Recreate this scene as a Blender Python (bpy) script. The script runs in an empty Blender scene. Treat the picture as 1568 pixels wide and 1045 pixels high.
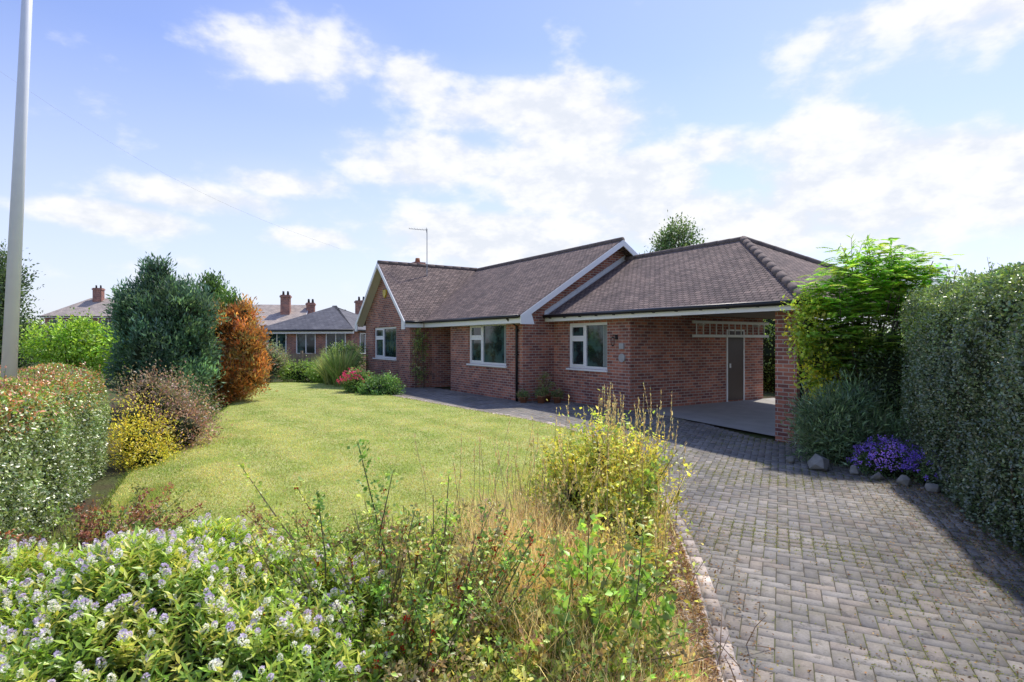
import bpy, math, numpy as np
from mathutils import Vector, Matrix
import bmesh
R = np.random.default_rng(11)
scene = bpy.context.scene
scene.view_settings.view_transform='Standard'; scene.view_settings.look='None'; scene.view_settings.exposure=0
COL = scene.collection
# ------------------------------------------------------------------ helpers
def link(o, parent=None):
    COL.objects.link(o)
    if parent is not None: o.parent = parent
    return o
def empty(name, loc=(0,0,0), rotz=0):
    e = bpy.data.objects.new(name, None); e.location=loc; e.rotation_euler=(0,0,rotz); e.empty_display_size=.2
    return link(e)
def unit(v):
    v=np.asarray(v,float); n=np.linalg.norm(v,axis=-1,keepdims=True); n[n==0]=1; return v/n
def nmat(name):
    m=bpy.data.materials.new(name); m.use_nodes=True; nt=m.node_tree; nt.nodes.clear()
    out=nt.nodes.new('ShaderNodeOutputMaterial'); return m,nt,out
def N(nt,t,**k):
    n=nt.nodes.new(t)
    for a,b in k.items(): setattr(n,a,b)
    return n
def mixc(nt,fac,a,b,bt='MIX'):
    n=nt.nodes.new('ShaderNodeMix'); n.data_type='RGBA'; n.blend_type=bt
    for s,v in ((0,fac),(6,a),(7,b)):
        if hasattr(v,'links') or hasattr(v,'is_linked'): nt.links.new(v,n.inputs[s])
        else:
            n.inputs[s].default_value = v if s==0 else (*v,1) if len(v)==3 else v
    return n.outputs[2]
def noise(nt,vec,scale,detail=4,rough=.55):
    n=nt.nodes.new('ShaderNodeTexNoise'); n.inputs['Scale'].default_value=scale; n.inputs['Detail'].default_value=detail
    n.inputs['Roughness'].default_value=rough
    if vec is not None: nt.links.new(vec,n.inputs['Vector'])
    return n.outputs['Fac']
def mrange(nt,v,a,b,c=0,d=1,smooth=True):
    n=nt.nodes.new('ShaderNodeMapRange'); n.interpolation_type='SMOOTHSTEP' if smooth else 'LINEAR'
    nt.links.new(v,n.inputs[0])
    for i,x in enumerate((a,b,c,d)): n.inputs[i+1].default_value=x
    return n.outputs[0]
def princ(nt,out,col,rough=.8,spec=.3,bump=None,bstr=.3,bdist=.01,metal=0):
    p=nt.nodes.new('ShaderNodeBsdfPrincipled'); p.inputs['Roughness'].default_value=rough
    p.inputs['Specular IOR Level'].default_value=spec; p.inputs['Metallic'].default_value=metal
    if hasattr(col,'is_linked'): nt.links.new(col,p.inputs['Base Color'])
    else: p.inputs['Base Color'].default_value=(*col,1)
    if bump is not None:
        b=nt.nodes.new('ShaderNodeBump'); b.inputs['Strength'].default_value=bstr; b.inputs['Distance'].default_value=bdist
        nt.links.new(bump,b.inputs['Height']); nt.links.new(b.outputs[0],p.inputs['Normal'])
    nt.links.new(p.outputs[0],out.inputs[0]); return p
def objc(nt): return nt.nodes.new('ShaderNodeTexCoord').outputs['Object']
def uvc(nt): return nt.nodes.new('ShaderNodeTexCoord').outputs['UV']
def simple(name,col,rough=.6,spec=.4,var=.15,scale=8,metal=0):
    m,nt,out=nmat(name); f=noise(nt,objc(nt),scale,5)
    c=mixc(nt,f,tuple(x*(1-var) for x in col),tuple(min(1,x*(1+var)) for x in col))
    princ(nt,out,c,rough,spec,f,.1,.005,metal); return m
def brickmat(name,c1,c2,mort,bw,rh,ms,rough=.85,bump=.5,weather=None,bias=0,dist=.008,offset=.5):
    m,nt,out=nmat(name); uv=uvc(nt)
    b=nt.nodes.new('ShaderNodeTexBrick'); nt.links.new(uv,b.inputs['Vector'])
    b.offset=offset
    b.inputs['Scale'].default_value=1; b.inputs['Brick Width'].default_value=bw; b.inputs['Row Height'].default_value=rh
    b.inputs['Mortar Size'].default_value=ms; b.inputs['Mortar Smooth'].default_value=.2; b.inputs['Bias'].default_value=bias
    b.inputs['Color1'].default_value=(*c1,1); b.inputs['Color2'].default_value=(*c2,1); b.inputs['Mortar'].default_value=(*mort,1)
    f=noise(nt,uv,1.3,6,.65); f2=noise(nt,uv,30,3)
    c=mixc(nt,.55,b.outputs['Color'],mixc(nt,mrange(nt,f,.3,.7),(.55,.55,.58),(1.35,1.3,1.25)),'MULTIPLY')
    c=mixc(nt,.35,c,mixc(nt,f2,(.6,.6,.6),(1.4,1.4,1.4)),'MULTIPLY')
    if weather: c=mixc(nt,mrange(nt,noise(nt,uv,weather[1],6,.7),.56,.72,0,weather[2]),c,weather[0])
    inv=nt.nodes.new('ShaderNodeMath'); inv.operation='SUBTRACT'; inv.inputs[0].default_value=1; nt.links.new(b.outputs['Fac'],inv.inputs[1])
    ad=nt.nodes.new('ShaderNodeMath'); ad.operation='ADD'; nt.links.new(inv.outputs[0],ad.inputs[0]); nt.links.new(f2,ad.inputs[1])
    princ(nt,out,c,rough,.25,ad.outputs[0],bump,dist); return m
class MB:
    def __init__(s): s.v=[]; s.f=[]
    def poly(s,pts):
        i=len(s.v); s.v+= [tuple(map(float,p)) for p in pts]; s.f.append(tuple(range(i,i+len(pts))))
    def box(s,x0,x1,y0,y1,z0,z1):
        p=[(x0,y0,z0),(x1,y0,z0),(x1,y1,z0),(x0,y1,z0),(x0,y0,z1),(x1,y0,z1),(x1,y1,z1),(x0,y1,z1)]
        for q in ((3,2,1,0),(4,5,6,7),(0,1,5,4),(1,2,6,5),(2,3,7,6),(3,0,4,7)): s.poly([p[k] for k in q])
    def prism(s,pts,vec):
        a=[Vector(p) for p in pts]; b=[p+Vector(vec) for p in a]; n=len(a)
        s.poly(a); s.poly(b[::-1])
        for k in range(n): s.poly([a[(k+1)%n],a[k],b[k],b[(k+1)%n]])
    def slab(s,pts,t):
        a=[Vector(p) for p in pts]; nn=(a[1]-a[0]).cross(a[2]-a[0]).normalized()
        if nn.z<0: a=a[::-1]; nn=-nn
        s.prism(a,-nn*t)
    def tube(s,pts,r,n=6,cap=True):
        if not hasattr(r,'__len__'): r=[r]*len(pts)
        P=[Vector(p) for p in pts]; rings=[]
        for i,p in enumerate(P):
            d=(P[min(i+1,len(P)-1)]-P[max(i-1,0)]).normalized()
            ref=Vector((0,0,1)) if abs(d.z)<.9 else Vector((1,0,0))
            a=d.cross(ref).normalized(); b=d.cross(a)
            st=len(s.v)
            for k in range(n):
                t=2*math.pi*k/n; s.v.append(tuple(p+(a*math.cos(t)+b*math.sin(t))*r[i]))
            rings.append(st)
        for i in range(len(P)-1):
            for k in range(n):
                s.f.append((rings[i]+k,rings[i]+(k+1)%n,rings[i+1]+(k+1)%n,rings[i+1]+k))
        if cap: s.f.append(tuple(rings[0]+k for k in range(n))[::-1]); s.f.append(tuple(rings[-1]+k for k in range(n)))
    def make(s,name,mat,parent=None,smooth=False,bevel=0):
        me=bpy.data.meshes.new(name); me.from_pydata(s.v,[],s.f); me.materials.append(mat)
        bm=bmesh.new(); bm.from_mesh(me)
        bm.normal_update(); uvl=bm.loops.layers.uv.new('UVMap')
        for f in bm.faces:
            n=f.normal
            if abs(n.z)>.98: u=Vector((1,0,0)); v=Vector((0,1,0))
            else:
                u=Vector((-n.y,n.x,0)).normalized(); v=n.cross(u)
                if v.z<0: v=-v
            for l in f.loops: l[uvl].uv=(l.vert.co.dot(u),l.vert.co.dot(v))
            f.smooth=smooth
        bm.to_mesh(me); bm.free()
        o=bpy.data.objects.new(name,me); link(o,parent)
        if bevel:
            w=o.modifiers.new('bevel','BEVEL'); w.width=bevel; w.segments=2; w.limit_method='ANGLE'
        return o
def rawmesh(name,V,tris,cols,mat,parent=None):
    me=bpy.data.meshes.new(name); n=len(V); m=len(tris)
    me.vertices.add(n); me.vertices.foreach_set('co',np.ascontiguousarray(V,dtype=np.float32).ravel())
    me.loops.add(m*3); me.loops.foreach_set('vertex_index',np.ascontiguousarray(tris,dtype=np.int32).ravel())
    me.polygons.add(m); me.polygons.foreach_set('loop_start',np.arange(0,m*3,3,dtype=np.int32))
    me.update(calc_edges=True)
    a=me.attributes.new('col','FLOAT_COLOR','POINT')
    c=np.ones((n,4),np.float32); c[:,:3]=cols; a.data.foreach_set('color',c.ravel())
    me.materials.append(mat); me.validate()
    o=bpy.data.objects.new(name,me); link(o,parent); return o
class Leaves:
    """collects folded leaves and blades, one mesh in the end"""
    def __init__(s): s.V=[];s.T=[];s.C=[];s.n=0
    def add(s,V,T,C):
        s.V.append(V); s.T.append(T+s.n); s.C.append(C); s.n+=len(V)
    def leaves(s,C,D,Nn,L,W,col,fold=.2):
        C=np.asarray(C,float); n=len(C)
        if n==0: return
        D=unit(D); S=unit(np.cross(D,Nn)); Nn=np.cross(S,D)
        L=np.broadcast_to(np.asarray(L,float),(n,))[:,None]; W=np.broadcast_to(np.asarray(W,float),(n,))[:,None]
        V=np.empty((n,4,3)); V[:,0]=C; V[:,2]=C+D*L
        m=C+D*L*.45+Nn*W*fold
        V[:,1]=m+S*W*.5; V[:,3]=m-S*W*.5
        i=np.arange(n)[:,None]*4
        T=np.concatenate([i+np.array([[0,1,2]]),i+np.array([[0,2,3]])])
        s.add(V.reshape(-1,3),T,np.repeat(np.broadcast_to(col,(n,3)),4,axis=0))
    def blades(s,P,Dh,H,B,W,col):
        P=np.asarray(P,float); n=len(P); Dh=unit(Dh)
        H=np.broadcast_to(H,(n,))[:,None]; B=np.broadcast_to(B,(n,))[:,None]; W=np.broadcast_to(W,(n,))[:,None]
        S=unit(np.stack([-Dh[:,1],Dh[:,0],np.zeros(n)],1)); rot=R.uniform(0,math.pi,n)[:,None]
        S=unit(S*np.cos(rot)+Dh*np.sin(rot))
        up=np.array([0,0,1.]); V=np.empty((n,7,3))
        for k,(t,w) in enumerate(((0,1),(.45,.85),(.8,.5))):
            p=P+up*H*(t-.25*t*t*(B/H))+Dh*B*t*t
            V[:,2*k]=p+S*W*w*.5; V[:,2*k+1]=p-S*W*w*.5
        V[:,6]=P+up*H*(1-.25*(B/H))+Dh*B
        i=np.arange(n)[:,None]*7
        T=np.concatenate([i+np.array([[a,b,c]]) for a,b,c in ((0,1,2),(1,3,2),(2,3,4),(3,5,4),(4,5,6))])
        s.add(V.reshape(-1,3),T,np.repeat(np.broadcast_to(col,(n,3)),7,axis=0))
    def make(s,name,mat,parent=None):
        return rawmesh(name,np.concatenate(s.V),np.concatenate(s.T),np.concatenate(s.C),mat,parent)
def rdir(n): return unit(R.normal(size=(n,3)))
def colvar(base,n,v=.25,hue=.08):
    base=np.asarray(base,float)
    if base.ndim==1: base=base[None]
    k=np.exp(R.normal(0,v,(n,1))); h=1+R.normal(0,hue,(n,3)); return np.clip(base*k*h,0.003,.95)
def pick(pal,n):
    pal=np.asarray(pal,float); return pal[R.integers(0,len(pal),n)]
_ld=unit(R.normal(size=(9,3))); _lp=R.uniform(0,6.28,9); _lk=np.array([3.5,4.3,5.2,6.5,8,9.5,11,13,16.])
def lump3(P):
    """smooth irregular 3-D displacement, about -1..1"""
    v=0
    for d,p,k in zip(_ld,_lp,_lk): v=v+np.sin(P@d*k+p+1.2*np.sin(P@d[[1,2,0]]*k*.6+p*2))*(3.5/k)**.5
    return v/3.6
# ------------------------------------------------------------------ materials
def folmat(name,trans=.35,gloss=.06,rough=.4,mult=(1.75,1.7,1.5)):
    m,nt,out=nmat(name)
    a=N(nt,'ShaderNodeAttribute',attribute_name='col').outputs['Color']
    a=mixc(nt,1,a,mult,'MULTIPLY')
    d=N(nt,'ShaderNodeBsdfDiffuse'); t=N(nt,'ShaderNodeBsdfTranslucent'); g=N(nt,'ShaderNodeBsdfGlossy'); g.inputs['Roughness'].default_value=rough
    nt.links.new(a,d.inputs[0])
    tc=mixc(nt,1,a,(1.3,1.3,.8),'MULTIPLY'); nt.links.new(tc,t.inputs[0])
    m1=N(nt,'ShaderNodeMixShader'); m1.inputs[0].default_value=trans; nt.links.new(d.outputs[0],m1.inputs[1]); nt.links.new(t.outputs[0],m1.inputs[2])
    if gloss:
        m2=N(nt,'ShaderNodeMixShader'); m2.inputs[0].default_value=gloss; nt.links.new(m1.outputs[0],m2.inputs[1]); nt.links.new(g.outputs[0],m2.inputs[2]); m1=m2
    nt.links.new(m1.outputs[0],out.inputs[0]); return m
FOL=folmat('foliage',.42,.05,.4,(1.9,1.82,1.65)); HED=folmat('hedge_leaf',.30,.11,.35,(2.0,1.95,1.8)); GRS=folmat('grass_blade',.35,.0,.5,(2.05,1.85,2.1)); PET=folmat('petals',.3,.0,.5,(1.05,1.05,1.05)); DRY=folmat('dry_foliage',.48,.0,.5,(1.65,1.6,1.5))
WOOD=simple('bark',(.14,.11,.08),.9,.2,.4,25)
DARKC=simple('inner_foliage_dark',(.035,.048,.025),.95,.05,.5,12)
WHITE=simple('white_upvc',(.84,.84,.84),.35,.5,.03)
BLACK=simple('black_plastic',(.014,.014,.016),.4,.5,.1)
BRICK=brickmat('brick_wall',(.50,.195,.125),(.20,.082,.072),(.46,.40,.35),.225,.075,.009)
TILE=brickmat('roof_tile',(.30,.225,.195),(.17,.13,.12),(.03,.024,.022),.17,.105,.010,.85,1.0,((.35,.31,.26),4,.5),0,.025)  # dark joint lines also paint in the shade under each course
RIDGE=simple('ridge_tile',(.17,.135,.12),.85,.2,.3,6)
LEAD=simple('lead_flashing',(.68,.68,.68),.5,.4,.2,12)
DOOR=simple('brown_door',(.06,.033,.025),.45,.5,.2,10)
SOFFIT=simple('soffit_board',(.62,.60,.54),.7,.2,.08,5)
CEIL=simple('carport_ceiling',(.20,.17,.14),.8,.2,.2,5)  # soffit tone darkened to paint in the shade inside the carport
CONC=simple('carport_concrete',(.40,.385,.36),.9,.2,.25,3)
TERRA=simple('terracotta',(.36,.15,.08),.8,.2,.2,15)
STONE=simple('rock',(.26,.25,.22),.9,.2,.4,9)
def glassmat():
    m,nt,out=nmat('window_glass'); f=noise(nt,objc(nt),2.6,3)
    c=mixc(nt,mrange(nt,f,.42,.60),(.008,.018,.022),(.045,.09,.09))
    princ(nt,out,c,.04,.45); return m
GLASS=glassmat()
# ------------------------------------------------------------------ terrain
LX=np.array([.540,-.8415]); LY=np.array([.8415,.540]); O=np.array([.29,16.1])
def sst(t): t=np.clip(t,0,1); return t*t*(3-2*t)
def G(x,y):
    x=np.asarray(x,float); y=np.asarray(y,float)
    lx=(x-O[0])*LX[0]+(y-O[1])*LX[1]
    xl=np.interp(y,[3,5.8,8.1,11.5,19],[-3.4,-4.4,-5.4,-6.4,-8.5])
    return -.18*sst((lx-2.5)/5.5)-.20*sst((xl+1.3-x)/1.7)*sst((17-y)/7)
def Gs(x,y):
    x=np.asarray(x,float); y=np.asarray(y,float)
    return G(x,y)+.22*np.exp(-(((x+.1)/.8)**2+((y-3.8)/1.5)**2))
def sheet(name,poly,off,mat,step=.5,parent=None,fn=G):
    bm=bmesh.new(); bm.faces.new([bm.verts.new((x,y,0)) for x,y in poly])
    xs=[p[0] for p in poly]; ys=[p[1] for p in poly]
    for lo,hi,nv,ax in ((min(xs),max(xs),(1,0,0),0),(min(ys),max(ys),(0,1,0),1)):
        t=lo+step
        while t<hi:
            co=[0,0,0]; co[ax]=t
            bmesh.ops.bisect_plane(bm,geom=bm.verts[:]+bm.edges[:]+bm.faces[:],plane_co=co,plane_no=nv); t+=step
    for v in bm.verts: v.co.z=float(fn(v.co.x,v.co.y))+off
    bmesh.ops.recalc_face_normals(bm,faces=bm.faces[:])
    if sum(f.normal.z for f in bm.faces)<0: bmesh.ops.reverse_faces(bm,faces=bm.faces[:])
    me=bpy.data.meshes.new(name); bm.to_mesh(me); bm.free(); me.materials.append(mat)
    o=bpy.data.objects.new(name,me); return link(o,parent)
def inpoly(x,y,poly):
    x=np.asarray(x); y=np.asarray(y); c=np.zeros(x.shape,bool); n=len(poly); j=n-1
    for i in range(n):
        xi,yi=poly[i]; xj,yj=poly[j]
        if yi!=yj:
            c^=((yi>y)!=(yj>y))&(x<(xj-xi)*(y-yi)/(yj-yi)+xi)
        j=i
    return c
def smooth_poly(p,it=2):
    for _ in range(it):
        q=[]
        for i in range(len(p)):
            a=np.array(p[i]); b=np.array(p[(i+1)%len(p)]); q+=[tuple(a*.75+b*.25),tuple(a*.25+b*.75)]
        p=q
    return p
LAWN=smooth_poly([(-4.3,5.6),(-4.75,6.8),(-5.45,8.2),(-6.4,11.5),(-8.5,19),(-10.2,23.5),(-7,22.8),(-5.4,19.7),(-3.7,17.6),(-1.37,14.4),(.3,12.3),(1.2,11.2),(1.5,10),(.8,8.9),(.1,7.2),(-.4,6.0),(-.9,5.0),(-2.6,5.1)],2)
# ground
m,nt,out=nmat('ground_soil'); oc=objc(nt)
c=mixc(nt,mrange(nt,noise(nt,oc,.8,8,.6),.35,.65),(.10,.075,.05),(.10,.135,.045))
c=mixc(nt,.6,c,mixc(nt,noise(nt,oc,25,4),(.4,.4,.4),(1.6,1.6,1.6)),'MULTIPLY')
princ(nt,out,c,.95,.1,noise(nt,oc,30,6),.8,.03); SOIL=m
gx=np.unique(np.concatenate([np.linspace(-14,14,113),np.linspace(-400,400,41)])); gy=np.unique(np.concatenate([np.linspace(-4,30,137),np.linspace(-100,700,41)]))
GX,GY=np.meshgrid(gx,gy); GZ=Gs(GX,GY)-.03
V=np.stack([GX,GY,GZ],-1).reshape(-1,3); nx=len(gx); ny=len(gy)
idx=np.arange(nx*ny).reshape(ny,nx); a=idx[:-1,:-1].ravel(); b=idx[:-1,1:].ravel(); c_=idx[1:,1:].ravel(); d=idx[1:,:-1].ravel()
rawmesh('ground',V,np.concatenate([np.stack([a,b,c_],1),np.stack([a,c_,d],1)]),np.ones((len(V),3)),SOIL)
# lawn
m,nt,out=nmat('lawn_grass'); oc=objc(nt)
c=mixc(nt,mrange(nt,noise(nt,oc,1.6,6,.65),.35,.65),(.30,.38,.09),(.46,.49,.17))
c=mixc(nt,mrange(nt,noise(nt,oc,5,5,.7),.5,.72,0,.6),c,(.56,.51,.26))
c=mixc(nt,.5,c,mixc(nt,noise(nt,oc,60,3),(.5,.5,.5),(1.5,1.5,1.5)),'MULTIPLY')
princ(nt,out,c,.95,.1,noise(nt,oc,80,4),.6,.02); LAWNM=m
sheet('lawn',LAWN,.03,LAWNM,.4)
lawn_e=bpy.data.objects['lawn']
def wob(X,Y,k,seed=0):
    return (np.sin(X*k+seed+1.3*np.sin(Y*k*.7+seed*2))+np.sin(Y*k*1.13+seed*3+1.1*np.sin(X*k*.9+1))+.6*np.sin((X+Y)*k*2.3+seed))/2.6
def lawn_blades():
    n=280000; Y=5+np.abs(R.exponential(4.2,n)); Y=Y[Y<23]; n=len(Y); X=R.uniform(-10,1.6,n)
    k=inpoly(X,Y,LAWN); X=X[k];Y=Y[k]; n=len(X)
    P=np.stack([X,Y,G(X,Y)+.028],1); s=.6+Y/9
    L=Leaves(); th=R.uniform(0,6.28,n); Dh=np.stack([np.cos(th),np.sin(th),0*th],1)
    p1=np.clip(.5+.7*wob(X,Y,1.4,1),0,1)[:,None]; p2=np.clip(.5+.8*wob(X,Y,4.3,5),0,1)[:,None]; q=np.sin((X*.80+Y*.60)*5.0+.6*wob(X,Y,1,2)); st=(.5+.5*np.tanh(2.5*q))[:,None]
    base=np.array([.165,.245,.05])*(1-.45*p1)+np.array([.31,.31,.11])*.5*p1+p2*np.array([.07,.04,.03])+st*np.array([.09,.075,.035])
    c=colvar(base,n,.2,.05); dry=R.random(n)<.08+.18*p2[:,0]; c[dry]=colvar((.42,.38,.2),dry.sum(),.15)
    L.blades(P,Dh,R.uniform(.014,.030,n),R.uniform(.005,.025,n),.006*s,c)
    pl=np.array(LAWN); q=np.roll(pl,-1,0); seg=np.linalg.norm(q-pl,axis=1); m_=14000
    i=R.choice(len(pl),m_,p=seg/seg.sum()); t=R.random(m_)[:,None]; XY=pl[i]*(1-t)+q[i]*t+R.normal(0,.04,(m_,2))
    th=R.uniform(0,6.28,m_); 
    L.blades(np.c_[XY,G(XY[:,0],XY[:,1])-.01],np.stack([np.cos(th),np.sin(th),0*th],1),R.uniform(.03,.09,m_),R.uniform(.01,.05,m_),.009,colvar((.16,.22,.05),m_,.3))
    L.make('grass_blades',GRS,lawn_e)
lawn_blades()
# ------------------------------------------------------------------ driveway (herringbone blocks)
DRIVE=[(.95,2.2),(1.05,3.16),(1.27,4.05),(1.5,5.35),(1.68,6.9),(1.82,8.4),(1.75,9.9),(1.3,11.2),(.35,12.4),(-1.3,14.5),(-3.6,17.7),(-5.2,19.9),(-3.75,20.9),(-3.1,21.4),(-.6,17.8),(.3,16.05),(1.25,16.6),(2.95,14.0),(3.6,13.6),(4.6,11.2),(5.4,10.2),(6.2,9.6),(5.9,8.6),(4.6,5.2),(3.6,2.2)]
m,nt,out=nmat('paving_joint_sand'); oc=objc(nt)
c=mixc(nt,mrange(nt,noise(nt,oc,1.2,6,.65),.45,.62),(.11,.10,.08),(.13,.14,.06)); princ(nt,out,c,.95,.1,noise(nt,oc,60,4),.5,.01); JOINT=m
drive=sheet('driveway',DRIVE,-.004,JOINT,.5)
m,nt,out=nmat('block_paving'); oc=objc(nt)
a_=N(nt,'ShaderNodeAttribute',attribute_name='col').outputs['Color']
c=mixc(nt,.7,a_,mixc(nt,mrange(nt,noise(nt,oc,.7,7,.65),.32,.68),(.58,.57,.57),(1.35,1.3,1.22)),'MULTIPLY')
c=mixc(nt,.7,c,mixc(nt,noise(nt,oc,55,4,.7),(.4,.4,.4),(1.5,1.5,1.5)),'MULTIPLY')
c=mixc(nt,mrange(nt,noise(nt,oc,3.1,7,.75),.46,.68,0,.6),c,(.20,.185,.13))
c=mixc(nt,mrange(nt,noise(nt,oc,9,6,.75),.53,.66,0,.6),c,(.10,.093,.08))
princ(nt,out,c,.8,.3,noise(nt,oc,120,4),.4,.004); PAVE=m
def pavers():
    A=.103; ang=math.radians(20+45); ca,sa=math.cos(ang),math.sin(ang); rg=230
    c,r=np.meshgrid(np.arange(-rg,rg),np.arange(-rg,rg)); c=c.ravel(); r=r.ravel(); dd=(c-r)%4
    out_=[]
    for typ,w,h in ((0,2,1),(3,1,2)):
        k=dd==typ; x0=c[k]*A; y0=r[k]*A
        out_.append(np.stack([x0+w*A/2,y0+h*A/2,np.full(k.sum(),w*A/2-.0025),np.full(k.sum(),h*A/2-.0025)],1))
    B=np.concatenate(out_); cx=B[:,0]*ca-B[:,1]*sa+1; cy=B[:,0]*sa+B[:,1]*ca+11
    k=inpoly(cx,cy,DRIVE); B=B[k];cx=cx[k];cy=cy[k];n=len(B)
    tilt=R.normal(0,.0011,(n,1)); tx=R.normal(0,.008,(n,1)); ty=R.normal(0,.008,(n,1))
    V=np.empty((n,8,3)); sg=[(-1,-1),(1,-1),(1,1),(-1,1)]
    for q,(sx,sy) in enumerate(sg):
        for lvl,(ins,z) in enumerate(((.004,.0025),(0,-.006))):
            lx=sx*(B[:,2]-ins); ly=sy*(B[:,3]-ins); X=cx+lx*ca-ly*sa; Y=cy+lx*sa+ly*ca
            V[:,q+4*lvl,0]=X; V[:,q+4*lvl,1]=Y; V[:,q+4*lvl,2]=G(X,Y)+z+tilt[:,0]+lx*tx[:,0]+ly*ty[:,0]
    i=np.arange(n)[:,None]*8; T=[(0,1,2),(0,2,3)]
    for q in range(4): p=(q+1)%4; T+=[(4+q,4+p,p),(4+q,p,q)]
    T=np.concatenate([i+np.array([t]) for t in T])
    col=pick([(.275,.26,.24),(.255,.245,.235),(.295,.275,.255),(.28,.25,.225),(.245,.235,.225)],n)*np.exp(R.normal(0,.10,(n,1)))
    rawmesh('paving_blocks',V.reshape(-1,3),T,np.repeat(col,8,0),PAVE,drive)
    K=np.array([(.95,2.2),(1.05,3.16),(1.27,4.05),(1.5,5.35),(1.68,6.9),(1.82,8.4),(1.75,9.9),(1.3,11.2),(.35,12.4),(-1.3,14.5),(-3.6,17.7),(-5.2,19.9)])
    for _ in range(3):
        q=[K[0]]
        for a,b in zip(K[:-1],K[1:]): q+=[a*.75+b*.25,a*.25+b*.75]
        K=np.array(q+[K[-1]])
    seg=np.linalg.norm(np.diff(K,axis=0),axis=1); S=np.r_[0,np.cumsum(seg)]
    V=[];T=[];C=[]
    for row in range(2):
        s=0
        while s<S[-1]-.12:
            l=.103 if row==0 else .205
            s0,s1=s+.003,s+l-.003
            p0=np.array([np.interp(s0,S,K[:,j]) for j in (0,1)]); p1=np.array([np.interp(s1,S,K[:,j]) for j in (0,1)])
            t=unit(p1-p0); nrm=np.array([t[1],-t[0]])
            o0=(-.10+ .0) if row==0 else .106; o1=o0+(.2 if row==0 else .1)
            base=len(V); jz=R.normal(0,.002)
            for z,ins in ((.012,.006),(-.02,0)):
                for (pp,oo,si,so) in ((p0,o0,1,1),(p0,o1,1,-1),(p1,o1,-1,-1),(p1,o0,-1,1)):
                    q=pp+nrm*(oo+so*ins)+t*si*ins; V.append((q[0],q[1],float(G(*q))+z+jz))
            T+=[(base,base+2,base+1),(base,base+3,base+2)]
            for a in range(4): b=(a+1)%4; T+=[(base+4+a,base+a,base+b),(base+4+a,base+b,base+4+b)]
            c=np.array((.56,.47,.41))*np.exp(R.normal(0,.18)) if row==0 else np.array((.48,.42,.38))*np.exp(R.normal(0,.15))
            C+=[c]*8; s+=l
    rawmesh('edging_blocks',np.array(V),np.array(T),np.array(C),PAVE,drive)
    L=Leaves(); n=190000; X=R.uniform(.9,6,n); Y=R.uniform(2.3,13,n)
    dens=2.2*wob(X,Y,1.9,3)+1.2*wob(X,Y,5,7)+R.normal(0,.5,n)+.25*(X-2.5)
    k=inpoly(X,Y,DRIVE)&(dens>.9); X=X[k];Y=Y[k]
    u=(X-1)*ca+(Y-11)*sa; v=-(X-1)*sa+(Y-11)*ca; hz=R.random(len(X))<.5
    u=np.where(hz,np.round(u/A)*A+R.normal(0,.007,len(X)),u); v=np.where(~hz,np.round(v/A)*A+R.normal(0,.007,len(X)),v)
    X=u*ca-v*sa+1; Y=u*sa+v*ca+11; n=len(X)
    D=rdir(n); D[:,2]=np.abs(D[:,2])*.6
    L.leaves(np.c_[X,Y,G(X,Y)+.003],D,rdir(n)+[0,0,1.5],R.uniform(.005,.019,n),R.uniform(.003,.009,n),colvar(pick([(.16,.20,.05),(.22,.23,.07),(.12,.12,.06)],n),n,.3))
    n=10000; t=R.random(n); Y=3+6.3*t; X=4.4+(Y-4.95)*.377-np.abs(R.exponential(.38,n))+.05
    D=rdir(n); D[:,2]*=.2; sc=R.uniform(.3,1,n)
    L.leaves(np.c_[X,Y,G(X,Y)+.01],D,rdir(n)*.4+[0,0,1],.028*sc,.016*sc,colvar(pick([(.17,.10,.05),(.25,.17,.08),(.09,.06,.04),(.10,.13,.04)],n),n,.3))
    n=3000; Y=R.uniform(3,12,n); X=R.uniform(1.2,5.5,n); k=inpoly(X,Y,DRIVE); X=X[k];Y=Y[k]; n=len(X); D=rdir(n); D[:,2]*=.2
    L.leaves(np.c_[X,Y,G(X,Y)+.01],D,rdir(n)*.4+[0,0,1],.016,.010,colvar(pick([(.2,.12,.06),(.3,.22,.1),(.12,.15,.05)],n),n,.3))
    n=14000; s=R.uniform(0,8,n); X=np.interp(s,S,K[:,0])-np.abs(R.exponential(.14,n))+.07; Y=np.interp(s,S,K[:,1]); X=X+(R.random(n)<.12)*R.uniform(0,.5,n)
    D=rdir(n); D[:,2]=np.abs(D[:,2])*.3
    L.leaves(np.c_[X,Y,np.maximum(G(X,Y)+.01,Gs(X,Y)-.02)+R.uniform(0,.02,n)],D,rdir(n)*.5+[0,0,1],R.uniform(.012,.04,n),R.uniform(.006,.016,n),colvar(pick([(.25,.17,.09),(.33,.25,.14),(.12,.08,.05),(.2,.12,.07)],n),n,.25))
    L.make('weeds_and_leaf_litter',DRY,drive)
pavers()
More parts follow.
